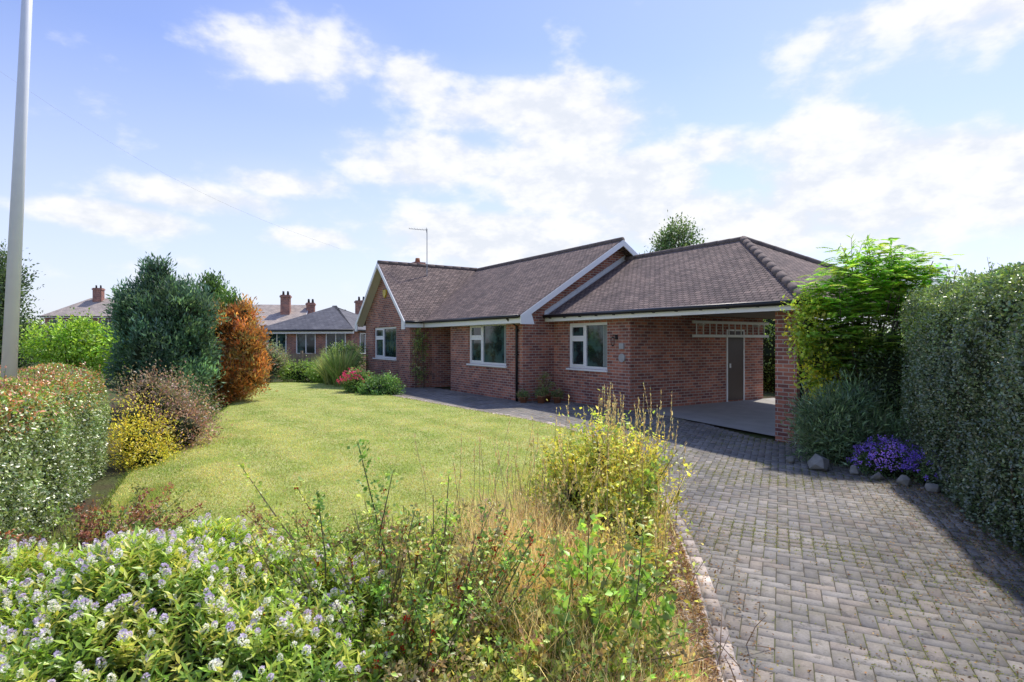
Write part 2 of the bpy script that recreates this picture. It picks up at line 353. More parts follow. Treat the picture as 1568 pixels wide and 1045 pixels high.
# ------------------------------------------------------------------ bungalow
H=empty('brick_bungalow',(O[0],O[1],0),math.atan2(LX[1],LX[0]))
walls=MB(); white=MB(); black=MB(); glass=MB(); tiles=MB(); ridge=MB(); soff=MB(); lead=MB(); door=MB(); ceil=MB()
def wall_y(y,x0,x1,z0,z1,ops,dep=.1):
    """front-facing wall (normal -y) with openings and reveals"""
    xs=sorted({x0,x1,*[o[0] for o in ops],*[o[1] for o in ops]}); zs=sorted({z0,z1,*[o[2] for o in ops],*[o[3] for o in ops]})
    for a,b in zip(xs[:-1],xs[1:]):
        for c,d in zip(zs[:-1],zs[1:]):
            if any(o[0]<=a and b<=o[1] and o[2]<=c and d<=o[3] for o in ops): continue
            walls.poly([(a,y,c),(b,y,c),(b,y,d),(a,y,d)])
    for o in ops:
        a,b,c,d=o[:4]; Y=y+dep
        walls.poly([(a,y,c),(a,y,d),(a,Y,d),(a,Y,c)]); walls.poly([(b,y,d),(b,y,c),(b,Y,c),(b,Y,d)])
        walls.poly([(a,y,d),(b,y,d),(b,Y,d),(a,Y,d)]); walls.poly([(a,y,c),(a,Y,c),(b,Y,c),(b,y,c)])
curt=MB()
def window(y,x0,x1,z0,z1,split,dep=.06):
    f=.07; Y=y+dep; t=.06
    white.box(x0,x0+f,Y,Y+t,z0,z1); white.box(x1-f,x1,Y,Y+t,z0,z1)
    white.box(x0+f,x1-f,Y,Y+t,z1-f,z1); white.box(x0+f,x1-f,Y,Y+t,z0,z0+f)
    xm=x0+(x1-x0)*split
    white.box(xm-f/2,xm+f/2,Y-.003,Y+t,z0+f,z1-f)
    zt=z0+(z1-z0)*.66
    white.box(x0+f,xm-f/2,Y-.003,Y+t,zt-f/2,zt+f/2)
    for (a,b,c,d) in ((x0+f,xm-f/2,z0+f,zt-f/2),(x0+f,xm-f/2,zt+f/2,z1-f)):
        g=.04; w=Y-.012
        white.box(a,a+g,w,Y+.03,c,d); white.box(b-g,b,w,Y+.03,c,d); white.box(a+g,b-g,w,Y+.03,c,c+g); white.box(a+g,b-g,w,Y+.03,d-g,d)
    glass.poly([(x0+f,Y+.035,z0+f),(x1-f,Y+.035,z0+f),(x1-f,Y+.035,z1-f),(x0+f,Y+.035,z1-f)])
    for i in range(3):
        a=x1-f-.02-.055*(i+1); curt.box(a,a+.045,Y+.028,Y+.032,z0+f+.01,z1-f-.01)
    white.box(x0-.04,x1+.04,y-.05,y+dep,z0-.05,z0-.002)
wall_y(0,-6.26,0,-.3,2.42,[(-3.18,-.85,.97,2.24),(-5.95,-4.45,-.29,2.30)])
window(0,-3.18,-.85,.97,2.24,.36)
walls.poly([(-5.95,1.2,0),(-4.45,1.2,0),(-4.45,1.2,2.3),(-5.95,1.2,2.3)])
walls.poly([(-5.95,.1,0),(-5.95,1.2,0),(-5.95,1.2,2.3),(-5.95,.1,2.3)]); walls.poly([(-4.45,1.2,0),(-4.45,.1,0),(-4.45,.1,2.3),(-4.45,1.2,2.3)])
soff.box(-5.95,-4.45,.1,1.2,2.28,2.3); door.box(-5.7,-4.8,1.13,1.18,.05,2.1)
white.box(-5.76,-5.702,1.12,1.18,.05,2.16); white.box(-4.798,-4.74,1.12,1.18,.05,2.16)
GX0,GX1,GR=-11.2,-6.26,-8.73; GYF=-.73
wall_y(GYF,GX0,GX1,-.3,2.42,[(-10.15,-7.62,1.0,2.26)]); window(GYF,-10.15,-7.62,1.0,2.26,.4)
walls.poly([(GX0,GYF,2.42),(GX1,GYF,2.42),(GX1,GYF,2.42+.25),(GR,GYF,4.74),(GX0,GYF,2.42+.25)])
walls.poly([(GX1,GYF,-.3),(GX1,0,-.3),(GX1,0,2.7),(GX1,GYF,2.7)]); walls.poly([(GX0,6.8,-.3),(GX0,GYF,-.3),(GX0,GYF,2.6),(GX0,6.8,2.6)])
def mz(y): return 2.42+.635*(min(y,6.8-y)+.35)
walls.poly([(0,0,-.3),(0,6.8,-.3),(0,6.8,mz(6.8)-.08),(0,3.4,mz(3.4)-.08),(0,0,mz(0)-.08)])
walls.poly([(0,6.8,-.3),(GX0,6.8,-.3),(GX0,6.8,2.6),(0,6.8,2.6)])
walls.poly([(GX0,0,2.4),(GX0,3.4,4.7),(GX0,6.8,2.6)])
wall_y(1.1,0,3.1,-.3,2.40,[(.66,2.27,.95,2.19)]); window(1.1,.66,2.27,.95,2.19,.42)
walls.poly([(3.1,1.1,-.4),(3.1,6.45,-.4),(3.1,6.45,2.40),(3.1,1.1,2.40)]); walls.poly([(3.1,6.45,-.3),(0,6.45,-.3),(0,6.45,2.4),(3.1,6.45,2.4)])
walls.box(6.93,7.36,1.1,1.55,-.5,2.36); walls.box(6.93,7.36,6.0,6.45,-.5,2.36)
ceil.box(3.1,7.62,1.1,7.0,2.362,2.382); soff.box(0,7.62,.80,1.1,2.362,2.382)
# roofs
ME=.35; V0=.42
tiles.slab([(GX0+.1,-ME,2.42),(V0,-ME,2.42),(V0,3.4,4.80),(GX0+.1,3.4,4.80)],.07)
tiles.slab([(V0,7.15,2.42),(GX0+.1,7.15,2.42),(GX0+.1,3.4,4.80),(V0,3.4,4.80)],.07)
gx1=GX1+.36; gx0=GX0-.36; gyf=GYF-.34
tiles.slab([(gx1,gyf,2.42),(gx1,3.4,2.42),(GR,3.4,4.83),(GR,gyf,4.83)],.07)
tiles.slab([(gx0,3.4,2.42),(gx0,gyf,2.42),(GR,gyf,4.83),(GR,3.4,4.83)],.07)
WR=3.9; WZ=4.28; WX=4.25; XE=7.72; Y0=.75; Y1=7.05
tiles.slab([(.004,Y0,2.42),(XE,Y0,2.42),(WX,WR,WZ),(.004,WR,WZ)],.07)
tiles.slab([(XE,Y1,2.42),(.004,Y1,2.42),(.004,WR,WZ),(WX,WR,WZ)],.07)
tiles.slab([(XE,Y0,2.42),(XE,Y1,2.42),(WX,WR,WZ)],.07)
def capline(a,b,r=.085):
    a=Vector(a);b=Vector(b);n=max(1,int((b-a).length/.38))
    for i in range(n):
        p=a.lerp(b,i/n); q=a.lerp(b,(i+1.03)/n); ridge.tube([p,q],[r,r*1.06],10)
capline((V0,3.4,4.79),(GR,3.4,4.79)); capline((GR,gyf,4.82),(GR,3.4,4.82)); capline((.05,WR,WZ-.01),(WX,WR,WZ-.01))
capline((XE,Y0,2.43),(WX,WR,WZ)); capline((XE,Y1,2.43),(WX,WR,WZ))
def barge_x(x,y0,z0,y1,z1,d=.2,t=.035):
    white.prism([(x,y0,z0-.02),(x,y1,z1-.02),(x,y1,z1-d),(x,y0,z0-d)],(t,0,0))
barge_x(V0,-ME,2.42,3.4,4.80); barge_x(V0,7.15,2.42,3.4,4.80)
white.prism([(V0,-ME,2.225),(V0,-ME+.35,2.44),(V0,.1,2.16),(V0,-ME,2.16)],(.03,0,0))
soff.slab([(.003,-ME+.02,2.335),(V0,-ME+.02,2.335),(V0,3.4,4.70),(.003,3.4,4.70)],.012)
def barge_y(y,x0,z0,x1,z1,d=.2,t=.035):
    white.prism([(x0,y,z0-.02),(x1,y,z1-.02),(x1,y,z1-d),(x0,y,z0-d)],(0,-t,0))
barge_y(gyf,gx1,2.42,GR,4.83); barge_y(gyf,gx0,2.42,GR,4.83)
white.prism([(gx1,gyf,2.22),(gx1-.3,gyf,2.44),(gx1-.3,gyf,2.12),(gx1,gyf,2.12)],(0,-.03,0)); white.prism([(gx0,gyf,2.22),(gx0+.3,gyf,2.44),(gx0+.3,gyf,2.12),(gx0,gyf,2.12)],(0,-.03,0))
soff.slab([(gx1-.02,gyf,2.33),(gx1-.02,GYF-.003,2.33),(GR,GYF-.003,4.73),(GR,gyf,4.73)],.012); soff.slab([(gx0+.02,GYF-.003,2.33),(gx0+.02,gyf,2.33),(GR,gyf,4.73),(GR,GYF-.003,4.73)],.012)
white.box(gx1-.02,V0-.01,-ME+.02,-ME+.045,2.19,2.34); soff.box(gx1-.02,V0-.02,-ME+.05,-.003,2.19,2.205)
white.box(gx1-.05,gx1-.025,gyf+.02,-ME,2.19,2.34)
white.box(.01,XE-.03,Y0+.02,Y0+.045,2.25,2.36); white.box(XE-.055,XE-.03,Y0+.05,Y1-.02,2.25,2.36)
black.tube([(gx1,-ME-.05,2.385),(V0-.03,-ME-.05,2.37)],.05,8); black.tube([(.05,Y0-.05,2.40),(XE+.02,Y0-.05,2.385)],.05,8)
black.tube([(XE+.05,Y0-.05,2.385),(XE+.05,Y1,2.385)],.05,8); black.tube([(gx1+.05,gyf,2.38),(gx1+.05,-ME-.05,2.38)],.045,8)
black.tube([(-.22,-ME-.05,2.36),(-.22,-.30,2.26),(-.22,-.05,2.12),(-.22,-.05,-.1)],.036,8)
for zz in (.5,1.3,2.0): black.box(-.28,-.16,-.09,0,zz,zz+.03)
for i in range(12):
    x=.3+i*.65; black.box(x,x+.02,Y0-.06,Y0+.02,2.33,2.36)
black.tube([(XE+.05,.8,2.36),(XE-.05,1.0,2.2),(7.42,1.15,2.05),(7.42,1.15,-.2)],.036,8)
# wall lantern beside the front window
black.box(2.60,2.66,1.06,1.1,1.74,1.86); black.tube([(2.63,1.06,1.83),(2.63,.98,1.86),(2.63,.96,1.80)],.01,5); black.tube([(2.63,.96,1.80),(2.63,.96,1.77)],[.02,.07],6); black.tube([(2.63,.96,1.60),(2.63,.96,1.57)],[.045,.02],6)
for a in range(6): 
    t=a*math.pi/3; black.tube([(2.63+.06*math.cos(t),.96+.06*math.sin(t),1.77),(2.63+.042*math.cos(t),.96+.042*math.sin(t),1.60)],.005,4)
n=9
for i in range(n):
    y0=Y0+(WR-Y0)*i/n; y1=Y0+(WR-Y0)*(i+1)/n; s=(WZ-2.42)/(WR-Y0); z0=2.42+s*(y0-Y0); z1=2.42+s*(y1-Y0)
    lead.prism([(.004,y0,z0-.02),(.004,y1,z1-.02),(.004,y1,z1+.14),(.004,y0,z0+.13)],(.012,0,0))
lead.slab([(.016,Y0,2.43),(.10,Y0,2.43),(.10,WR,WZ+.01),(.016,WR,WZ+.01)],.006)
white.box(3.1,3.125,4.76,4.80,0,1.98); white.box(3.1,3.125,5.50,5.54,0,1.98); white.box(3.1,3.125,4.76,5.54,1.982,2.02)
door.box(3.1,3.118,4.802,5.498,.04,1.98)
rk=MB()   # aluminium ladder hung along the wall
rk.box(3.30,3.35,3.1,6.35,2.16,2.23); rk.box(3.30,3.35,3.1,6.35,1.80,1.87)
for i in range(12): rk.tube([(3.325,3.25+i*.265,1.86),(3.325,3.25+i*.265,2.17)],.016,6)
for yy in (3.6,6.0): rk.box(3.1,3.30,yy,yy+.03,2.12,2.15)
al=MB(); al.prism([(-8.78-.16,GYF,3.75),(-8.78+.16,GYF,3.75),(-8.78+.16,GYF,3.55),(-8.78,GYF,3.42),(-8.78-.16,GYF,3.55)],(0,-.06,0))
pl=MB(); pl.tube([(2.82,1.1,1.28),(2.82,1.07,1.28)],.11,16); pl.box(2.74,2.9,1.06,1.1,1.5,1.64)
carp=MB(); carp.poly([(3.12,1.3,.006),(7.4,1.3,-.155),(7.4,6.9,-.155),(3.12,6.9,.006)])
cpot=MB(); cpot.box(-10.35,-9.75,.95,1.45,3.4,5.12); cpot.box(-10.41,-9.69,.89,1.51,4.98,5.05)
cp2=MB(); cp2.tube([(-10.05,1.2,5.12),(-10.05,1.2,5.32)],[.12,.09],10)
dt=MB(); dt.box(3.118,3.16,4.86,4.89,.95,1.07); dt.box(3.5,3.9,1.6,2.0,2.3,2.36)
for mb,nm,mt,sm,bv in ((walls,'walls',BRICK,False,0),(white,'white_trim_and_window_frames',WHITE,False,.004),(black,'gutters_downpipes_and_lantern',BLACK,True,0),(glass,'window_glass',GLASS,False,0),
    (curt,'window_blinds',simple('blind_fabric',(.30,.33,.31),.7,.2,.2),False,0),(ceil,'carport_ceiling',CEIL,False,0),
    (tiles,'roof',TILE,False,0),(ridge,'ridge_tiles',RIDGE,True,0),(soff,'soffits',SOFFIT,False,0),(lead,'flashing',LEAD,False,0),(door,'doors',DOOR,False,.004),
    (rk,'hanging_ladder',simple('ladder_metal',(.7,.7,.66),.5,.5,.1),False,0),(al,'alarm_box',simple('alarm_yellow',(.65,.48,.05),.4,.5,.05),False,.01),(pl,'number_plaque',simple('plaque_stone',(.4,.4,.4),.6,.3,.2),False,0),
    (carp,'carport_floor',CONC,False,0),(cpot,'chimney_stack',BRICK,False,0),(cp2,'chimney_pot',TERRA,True,0),(dt,'door_handle_and_light',WHITE,False,0)):
    mb.make(nm,mt,H,sm,bv)
def aerial():
    e=empty('tv_aerial',(-3.45,23.4,0)); b=MB(); b.tube([(0,0,4.2),(0,0,6.25)],.018,6); b.tube([(0,0,6.2),(-.75,.1,6.28)],.01,5)
    for i in range(7):
        x=-.05-i*.11; b.tube([(x,-.2+.01*i,6.21+.01*i),(x,.22-.01*i,6.21+.01*i)],.006,4)
    b.tube([(-.02,0,6.1),(-.02,0,6.3)],.01,4); b.make('mast_and_elements',simple('aerial_metal',(.35,.35,.36),.4,.5,.1,8,.6),e)
aerial()
# ------------------------------------------------------------------ vegetation generators
def clumps(L,ells,ncl,per,cr,leafL,leafW,pal,var=.2,inner=.35,up=.6,dark=.55,flat=1.,dirup=.25,zmin=None,amp=.18):
    E=np.array(ells,float); w=E[:,6]/E[:,6].sum(); i=R.choice(len(E),ncl,p=w); d=rdir(ncl)
    r=(inner+(1-inner)*R.random(ncl)**.45); lum=1+amp*lump3(d*1.1+E[i,:3])
    c=E[i,:3]+d*E[i,3:6]*(r*lum)[:,None]
    if zmin is not None: c[:,2]=np.maximum(c[:,2],zmin+R.random(ncl)*.15)
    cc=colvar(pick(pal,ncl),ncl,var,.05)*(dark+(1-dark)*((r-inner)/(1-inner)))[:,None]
    j=np.repeat(np.arange(ncl),per); n=len(j)
    off=R.normal(0,1,(n,3))*cr; off[:,2]*=flat
    C=c[j]+off; out=unit(C-E[i[j],:3]); D=unit(out*.7+rdir(n)*.9+[0,0,dirup]); Nn=unit(out*.6+rdir(n)*.7+[0,0,up])
    s=R.uniform(.6,1.25,n)
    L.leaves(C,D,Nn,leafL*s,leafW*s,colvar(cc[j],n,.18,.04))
    return c
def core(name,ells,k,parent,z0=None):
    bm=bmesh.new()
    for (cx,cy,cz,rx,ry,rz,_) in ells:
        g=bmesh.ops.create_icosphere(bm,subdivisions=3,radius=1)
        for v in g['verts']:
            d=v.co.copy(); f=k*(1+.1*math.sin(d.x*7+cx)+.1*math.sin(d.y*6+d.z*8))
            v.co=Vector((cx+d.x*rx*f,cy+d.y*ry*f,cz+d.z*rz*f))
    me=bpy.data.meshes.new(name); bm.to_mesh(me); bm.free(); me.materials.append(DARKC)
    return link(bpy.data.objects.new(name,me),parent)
def limbs(parent,base,tips,r0,name='trunk_and_limbs',fork=.35):
    b=MB(); base=Vector(base); cen=sum((Vector(t) for t in tips),Vector())/len(tips)
    fk=base.lerp(Vector((cen.x,cen.y,cen.z)),fork); fk.x=(fk.x+base.x)/2; fk.y=(fk.y+base.y)/2
    b.tube([base,base.lerp(fk,.5)+Vector((.02,.01,0)),fk],[r0,r0*.85,r0*.7],8)
    for t in tips:
        t=Vector(t); mid=fk.lerp(t,.5)+Vector(R.normal(0,.05,3))*(t-fk).length; b.tube([fk,mid,t],[r0*.55,r0*.3,r0*.1],5)
    b.make(name,WOOD,parent,True)
def shrub(name,ells,ncl,per,cr,LL,LW,pal,var=.2,ground=0,corek=.68,nl=10,r0=.03,up=.6,dark=.5,mat=None,dirup=.25,zmin=None,amp=.18):
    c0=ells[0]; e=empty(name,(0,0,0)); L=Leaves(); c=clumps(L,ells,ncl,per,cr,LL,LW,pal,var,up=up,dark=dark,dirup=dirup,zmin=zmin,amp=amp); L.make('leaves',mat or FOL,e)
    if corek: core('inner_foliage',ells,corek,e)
    k=R.choice(len(c),min(nl,len(c)),replace=False); limbs(e,(c0[0],c0[1],ground-.25),c[k],r0); return e
def hedge(name,A,B,width,zt,z0,n,LL,LW,pal,side,toppal=None,var=.22,rnd=.25,rough=.07,corein=.22,amp=.08,topf=.85):
    A=np.array(A,float);B=np.array(B,float);ln=np.linalg.norm(B-A);t=(B-A)/ln;nb=np.array([-t[1],t[0]])*side
    e=empty(name); L=Leaves()
    hh=zt-z0; areas=np.array([ln*hh,ln*width,ln*hh*.4,width*hh,width*hh]); areas/=areas.sum()
    f=R.choice(5,n,p=areas); a=R.random(n);b=R.random(n)
    s=np.where(f==3,0,np.where(f==4,1,a))*ln; w=np.where(f==0,0,np.where(f==2,1,np.where(f==1,b,a)))*width; z=np.where(f==1,1.,b)*hh
    top=np.clip((z-(hh-rnd))/rnd,0,1); k=(f==0)|(f==2); w=np.where(k&(f==0),w+rnd*.5*top**2,w); w=np.where(k&(f==2),w-rnd*.5*top**2,w)
    s=np.where(f==4,s-rnd*.9*top**2,s)
    sideness=np.minimum(np.minimum(w,width-w),ln-s); z=np.where(f==1,z-rnd*.5*np.clip(1-sideness/rnd,0,1)**2,z)
    nx=np.where((f==0)[:,None],-np.r_[nb,0],np.where((f==2)[:,None],np.r_[nb,0],np.where((f==1)[:,None],np.array([0,0,1.]),np.where((f==3)[:,None],-np.r_[t,0],np.r_[t,0]))))
    P=np.c_[A+t*s[:,None]+nb*w[:,None],z0+z]
    lump=amp*lump3(P); depth=np.abs(R.normal(0,rough,n)); P=P+nx*(lump-depth)[:,None]
    P[:,2]=np.maximum(P[:,2],z0+.02)
    hv=lump3(P*2.3+5)
    base=pick(pal,n)
    if toppal is not None:
        q=(R.random(n)<np.clip((P[:,2]-z0)/hh*2.6-1.7,0,topf)); base[q]=pick(toppal,q.sum())
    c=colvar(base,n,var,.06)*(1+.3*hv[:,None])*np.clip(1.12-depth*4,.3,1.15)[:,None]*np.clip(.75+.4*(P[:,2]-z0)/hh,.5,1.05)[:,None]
    D=unit(nx*.4+rdir(n)+[0,0,.35]); Nn=unit(nx*.8+rdir(n)*.8+[0,0,.4]); sc=R.uniform(.6,1.25,n)
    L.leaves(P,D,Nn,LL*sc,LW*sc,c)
    m_=int(ln*34); s=R.random(m_)*ln; w=R.random(m_)*width; P=np.c_[A+t*s[:,None]+nb*w[:,None],np.full(m_,zt-.08)]
    b=MB(); 
    for p in P:
        q=p+np.r_[R.normal(0,.05,2),R.uniform(.06,.28)]; b.tube([p,q],[.003,.0015],3,False)
        k=8; u=R.random(k)[:,None]; C=p*(1-u)+q*u; L.leaves(C,rdir(k)+[0,0,.6],rdir(k),LL*.9,LW*.9,colvar(pick(toppal if toppal is not None else pal,k),k,.2))
    b.make('shoots',WOOD,e)
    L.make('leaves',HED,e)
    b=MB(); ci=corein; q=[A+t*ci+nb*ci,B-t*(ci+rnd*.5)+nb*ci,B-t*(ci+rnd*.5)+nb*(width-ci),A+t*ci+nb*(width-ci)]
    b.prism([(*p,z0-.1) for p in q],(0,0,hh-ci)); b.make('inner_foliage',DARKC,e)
    b=MB()
    for s in np.arange(.2,ln,.28):
        p=A+t*s+nb*R.uniform(.15,.4); b.tube([(*p,z0-.1),(p[0]+R.normal(0,.06),p[1]+R.normal(0,.06),z0+hh*.7)],[.02,.008],5)
    b.make('stems',WOOD,e,True)
    return e
# ------------------------------------------------------------------ hedges
hedge('clipped_hedge',(3.3,2.0),(5.8,8.6),1.9,2.44,-.18,130000,.038,.023,[(.065,.10,.05),(.085,.13,.06),(.055,.085,.045),(.15,.19,.125)],-1,toppal=[(.15,.21,.06),(.12,.18,.06)],rough=.06,rnd=.4,amp=.075)  # palest leaf colour is a painted stand-in for glossy highlights
hedge('privet_hedge',(-3.55,3.5),(-5.85,8.3),1.5,1.27,-.24,95000,.037,.023,[(.14,.20,.07),(.19,.24,.11),(.10,.15,.05),(.28,.32,.20)],1,toppal=[(.16,.24,.05),(.36,.15,.09),(.36,.19,.09),(.30,.14,.08),(.14,.22,.04),(.2,.27,.06)],amp=.085)
hedge('background_hedge',(-9.0,10.5),(-26,20),1.0,1.15,-.2,26000,.1,.06,[(.14,.22,.04),(.2,.28,.05)],1,rough=.1)
# ------------------------------------------------------------------ left shrubs and conifers
shrub('purple_barberry_shrub',[(-6.05,10.0,.4,.65,.6,.6,1),(-5.5,9.6,.2,.45,.4,.45,.6),(-6.3,10.0,.75,.35,.3,.4,.3)],400,26,.14,.05,.022,[(.24,.13,.12),(.30,.18,.16),(.17,.16,.09),(.28,.22,.17)],.3,zmin=-.2,amp=.3,corek=.55)
shrub('golden_shrub',[(-5.75,8.9,.12,.42,.4,.42,1),(-5.4,8.6,-.05,.3,.3,.28,.5),(-5.9,9.0,.45,.2,.2,.3,.2)],280,26,.12,.04,.02,[(.48,.42,.06),(.34,.37,.05),(.54,.46,.07)],.28,zmin=-.2,amp=.3,corek=.5)
shrub('blue_conifer',[(-8.85,14.8,1.45,1.12,1.1,1.5,1),(-9.2,14.8,2.45,.78,.8,.85,.5),(-8.45,14.7,2.3,.72,.7,.9,.4),(-9.05,14.8,3.2,.28,.28,.55,.1),(-8.35,14.4,.7,.7,.7,.75,.4)],1100,50,.11,.13,.036,[(.06,.125,.09),(.085,.155,.105),(.045,.095,.06),(.10,.17,.10)],.34,r0=.09,up=.1,dirup=.75,dark=.3,zmin=-.15,amp=.28)
shrub('green_conifer',[(-8.5,16.8,1.5,.85,.8,1.5,1),(-8.75,16.8,2.8,.35,.35,.75,.14),(-8.1,16.7,2.3,.4,.4,.7,.2)],620,48,.11,.13,.04,[(.085,.165,.05),(.11,.19,.055),(.065,.13,.045)],.3,r0=.08,up=.1,dirup=.8,dark=.35,zmin=-.05,amp=.28)
shrub('browned_conifer',[(-7.8,16.2,.9,.60,.6,.9,1),(-7.4,16.1,1.5,.42,.4,.65,.5),(-8.05,16.1,1.9,.38,.4,.65,.4),(-7.55,16.2,2.35,.26,.25,.45,.16),(-7.25,16.1,.8,.35,.35,.5,.3)],430,56,.105,.13,.038,[(.44,.20,.07),(.50,.26,.09),(.30,.13,.05),(.27,.21,.09)],.36,r0=.08,up=.1,dirup=.7,dark=.28,zmin=-.05,amp=.4,corek=.5)
shrub('dark_shrub',[(-7.2,12.4,.3,.7,.9,.6,1),(-6.7,11.6,.15,.5,.7,.4,.7)],420,26,.1,.05,.028,[(.07,.11,.045),(.09,.13,.06)],.2,zmin=-.2)
shrub('small_tree',[(-17.0,22,1.45,1.3,1.1,.9,1),(-15.6,22,1.3,1.1,1,.9,1),(-16.3,22,2.0,.5,.5,.4,.3)],420,30,.19,.12,.075,[(.24,.38,.05),(.30,.43,.07),(.18,.3,.05)],.25,corek=0,r0=.08,nl=16)
shrub('dark_tree',[(-25.6,28,4.3,1.5,1.6,2.0,1),(-25.8,28,2.2,1.9,1.8,1.8,1),(-24.6,28,1.4,1.3,1.3,1.3,.7)],900,34,.3,.17,.08,[(.055,.095,.045),(.075,.12,.055)],.25,corek=.6,r0=.2)
shrub('grey_shrub',[(-10.2,24,.75,.75,.7,.8,1)],220,26,.12,.09,.035,[(.17,.22,.12),(.22,.26,.16),(.24,.19,.15)],.2)
shrub('low_green_shrub',[(-8.9,24.3,.35,1.1,.6,.45,1),(-7.6,23.6,.4,.7,.5,.45,1)],300,26,.12,.08,.04,[(.16,.27,.05),(.21,.32,.06)],.2)
shrub('low_green_shrub',[(-7.2,25,.9,.9,.6,.7,1)],240,26,.12,.08,.04,[(.11,.18,.06),(.16,.23,.08)],.2)
shrub('rounded_shrub',[(-4.15,18.3,.15,.62,.5,.42,1)],200,30,.08,.06,.04,[(.07,.15,.05),(.10,.19,.06),(.13,.24,.07)],.2)
e=shrub('pink_flowering_shrub',[(-5.05,19.0,.3,.5,.5,.42,1)],200,26,.08,.06,.035,[(.08,.16,.04),(.13,.22,.06)],.2)
def dots(parent,name,cx,cy,cz,rx,ry,rz,n,per,size,pal,upper=True,mat=None,cr=.03):
    L=Leaves(); d=rdir(n); 
    if upper: d[:,2]=np.abs(d[:,2])
    c=np.array([cx,cy,cz])+d*np.array([rx,ry,rz])*R.uniform(.95,1.2,n)[:,None]; j=np.repeat(np.arange(n),per); m_=len(j)
    L.leaves(c[j]+R.normal(0,cr,(m_,3)),rdir(m_),unit(d[j]+rdir(m_)*.6),size,size*.8,colvar(pick(pal,m_),m_,.15,.05)); L.make(name,mat or PET,parent)
dots(e,'pink_flowers',-5.15,19.0,.3,.5,.52,.42,50,10,.055,[(.8,.06,.22),(.85,.12,.30)])
def grassclump(name,x,y,z,n,h,bend,w,pal,r=.12,mat=None,parent=None):
    e=parent or empty(name); L=Leaves(); th=R.uniform(0,6.283,n); rr=r*np.sqrt(R.random(n))
    P=np.stack([x+rr*np.cos(th),y+rr*np.sin(th),np.full(n,z)],1); a=th+R.normal(0,.5,n)
    L.blades(P,np.stack([np.cos(a),np.sin(a),0*a],1),h*R.uniform(.5,1,n),bend*R.uniform(.2,1,n),w,colvar(pick(pal,n),n,.2)); L.make('blades',mat or FOL,e); return e
grassclump('ornamental_grass',-6.3,21.3,0,700,1.7,.8,.025,[(.18,.24,.09),(.25,.28,.13),(.12,.2,.06)],.25)
grassclump('ornamental_grass',-7.0,22.3,0,500,1.4,.8,.025,[(.16,.22,.09),(.25,.28,.13)],.25)
# lamp post
lp=empty('street_lamp',(-5.75,6.55,0)); b=MB()
b.tube([(0,0,-.4),(.01,0,.9)],.10,20); b.tube([(.01,0,.9),(.02,0,1.0)],[.10,.074],20); b.tube([(.02,0,1.0),(.34,0,7.6)],[.074,.038],20)
b.tube([(.34,0,7.6),(.36,.05,7.9),(.45,.3,8.05),(.5,.6,8.08)],[.038,.035,.03,.03],10); b.make('column',simple('galvanised_paint',(.84,.86,.90),.35,.5,.08,6,0),lp,True)
b=MB(); b.box(.38,.62,.5,1.15,8.03,8.16); b.make('lantern_head',simple('lamp_grey',(.4,.4,.42),.5,.5),lp,False,.03)
# ------------------------------------------------------------------ right side planting
def sumac():
    e=empty('green_leafy_shrub'); L=Leaves(); b=MB(); base=np.array([6.1,9.8,-.2])
    pal=[(.20,.34,.07),(.26,.40,.08),(.15,.27,.06),(.34,.44,.10)]
    E=[(6.2,9.9,2.75,.62,.5,.6),(5.6,9.8,2.35,.5,.4,.55),(6.2,9.7,1.7,.8,.5,.65),(6.7,9.7,2.5,.5,.4,.6),(5.45,9.75,1.6,.45,.35,.55)]
    for i in range(330):
        c=E[R.integers(5)]; d=rdir(1)[0]; tip=np.array(c[:3])+d*np.array(c[3:])*R.uniform(.5,1.15)
        mid=base+(tip-base)*.55+np.r_[R.normal(0,.12,2),.1]
        if i%5==0: b.tube([base+R.normal(0,.05,3),mid,tip],[.03,.018,.006],5,False)
        for k in range(8):
            p=tip+R.normal(0,.09,3); az=R.uniform(0,6.28); dd=np.array([math.cos(az),math.sin(az),R.uniform(-.1,.5)]); ln=R.uniform(.14,.28)
            s=np.linspace(.15,1,7); P=p+np.outer(s*ln,dd)+np.outer(s*s,[0,0,-.07]); sd=np.array([-dd[1],dd[0],0])
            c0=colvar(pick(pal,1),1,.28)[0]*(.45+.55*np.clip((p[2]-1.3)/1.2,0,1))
            for sg in (-1,1): L.leaves(P,unit(dd*.5+sd*sg+np.zeros((7,1))),rdir(7)*.3+[0,0,1],.09,.036,colvar(c0,7,.12))
    for i in range(9):
        p=np.array([6.2+R.normal(0,.35),9.9+R.normal(0,.2),2.9]); q=p+np.array([R.normal(0,.1),0,R.uniform(.35,.62)]); b.tube([p,q],[.008,.003],4,False)
        for k in range(14):
            u=R.uniform(.3,1); L.leaves((p*(1-u)+q*u)[None],rdir(1)+[0,0,.1],[[0,0,1.]],.13,.04,colvar(pal[1],1,.2))
    L.make('leaves',FOL,e); b.make('stems',WOOD,e,True)
sumac()
shrub('dark_evergreen_shrub',[(6.35,9.5,.9,.85,.6,1.0,1),(5.75,9.3,.3,.6,.5,.6,.8)],700,34,.12,.055,.03,[(.055,.095,.05),(.08,.125,.06),(.095,.145,.06)],.28)
shrub('yellow_leaved_climber',[(5.08,9.85,1.95,.28,.25,.6,1),(5.2,9.8,1.35,.28,.25,.6,.8),(5.35,9.75,.8,.25,.25,.5,.5)],210,16,.09,.07,.05,[(.48,.48,.06),(.36,.45,.07),(.24,.35,.06)],.22,corek=.3)
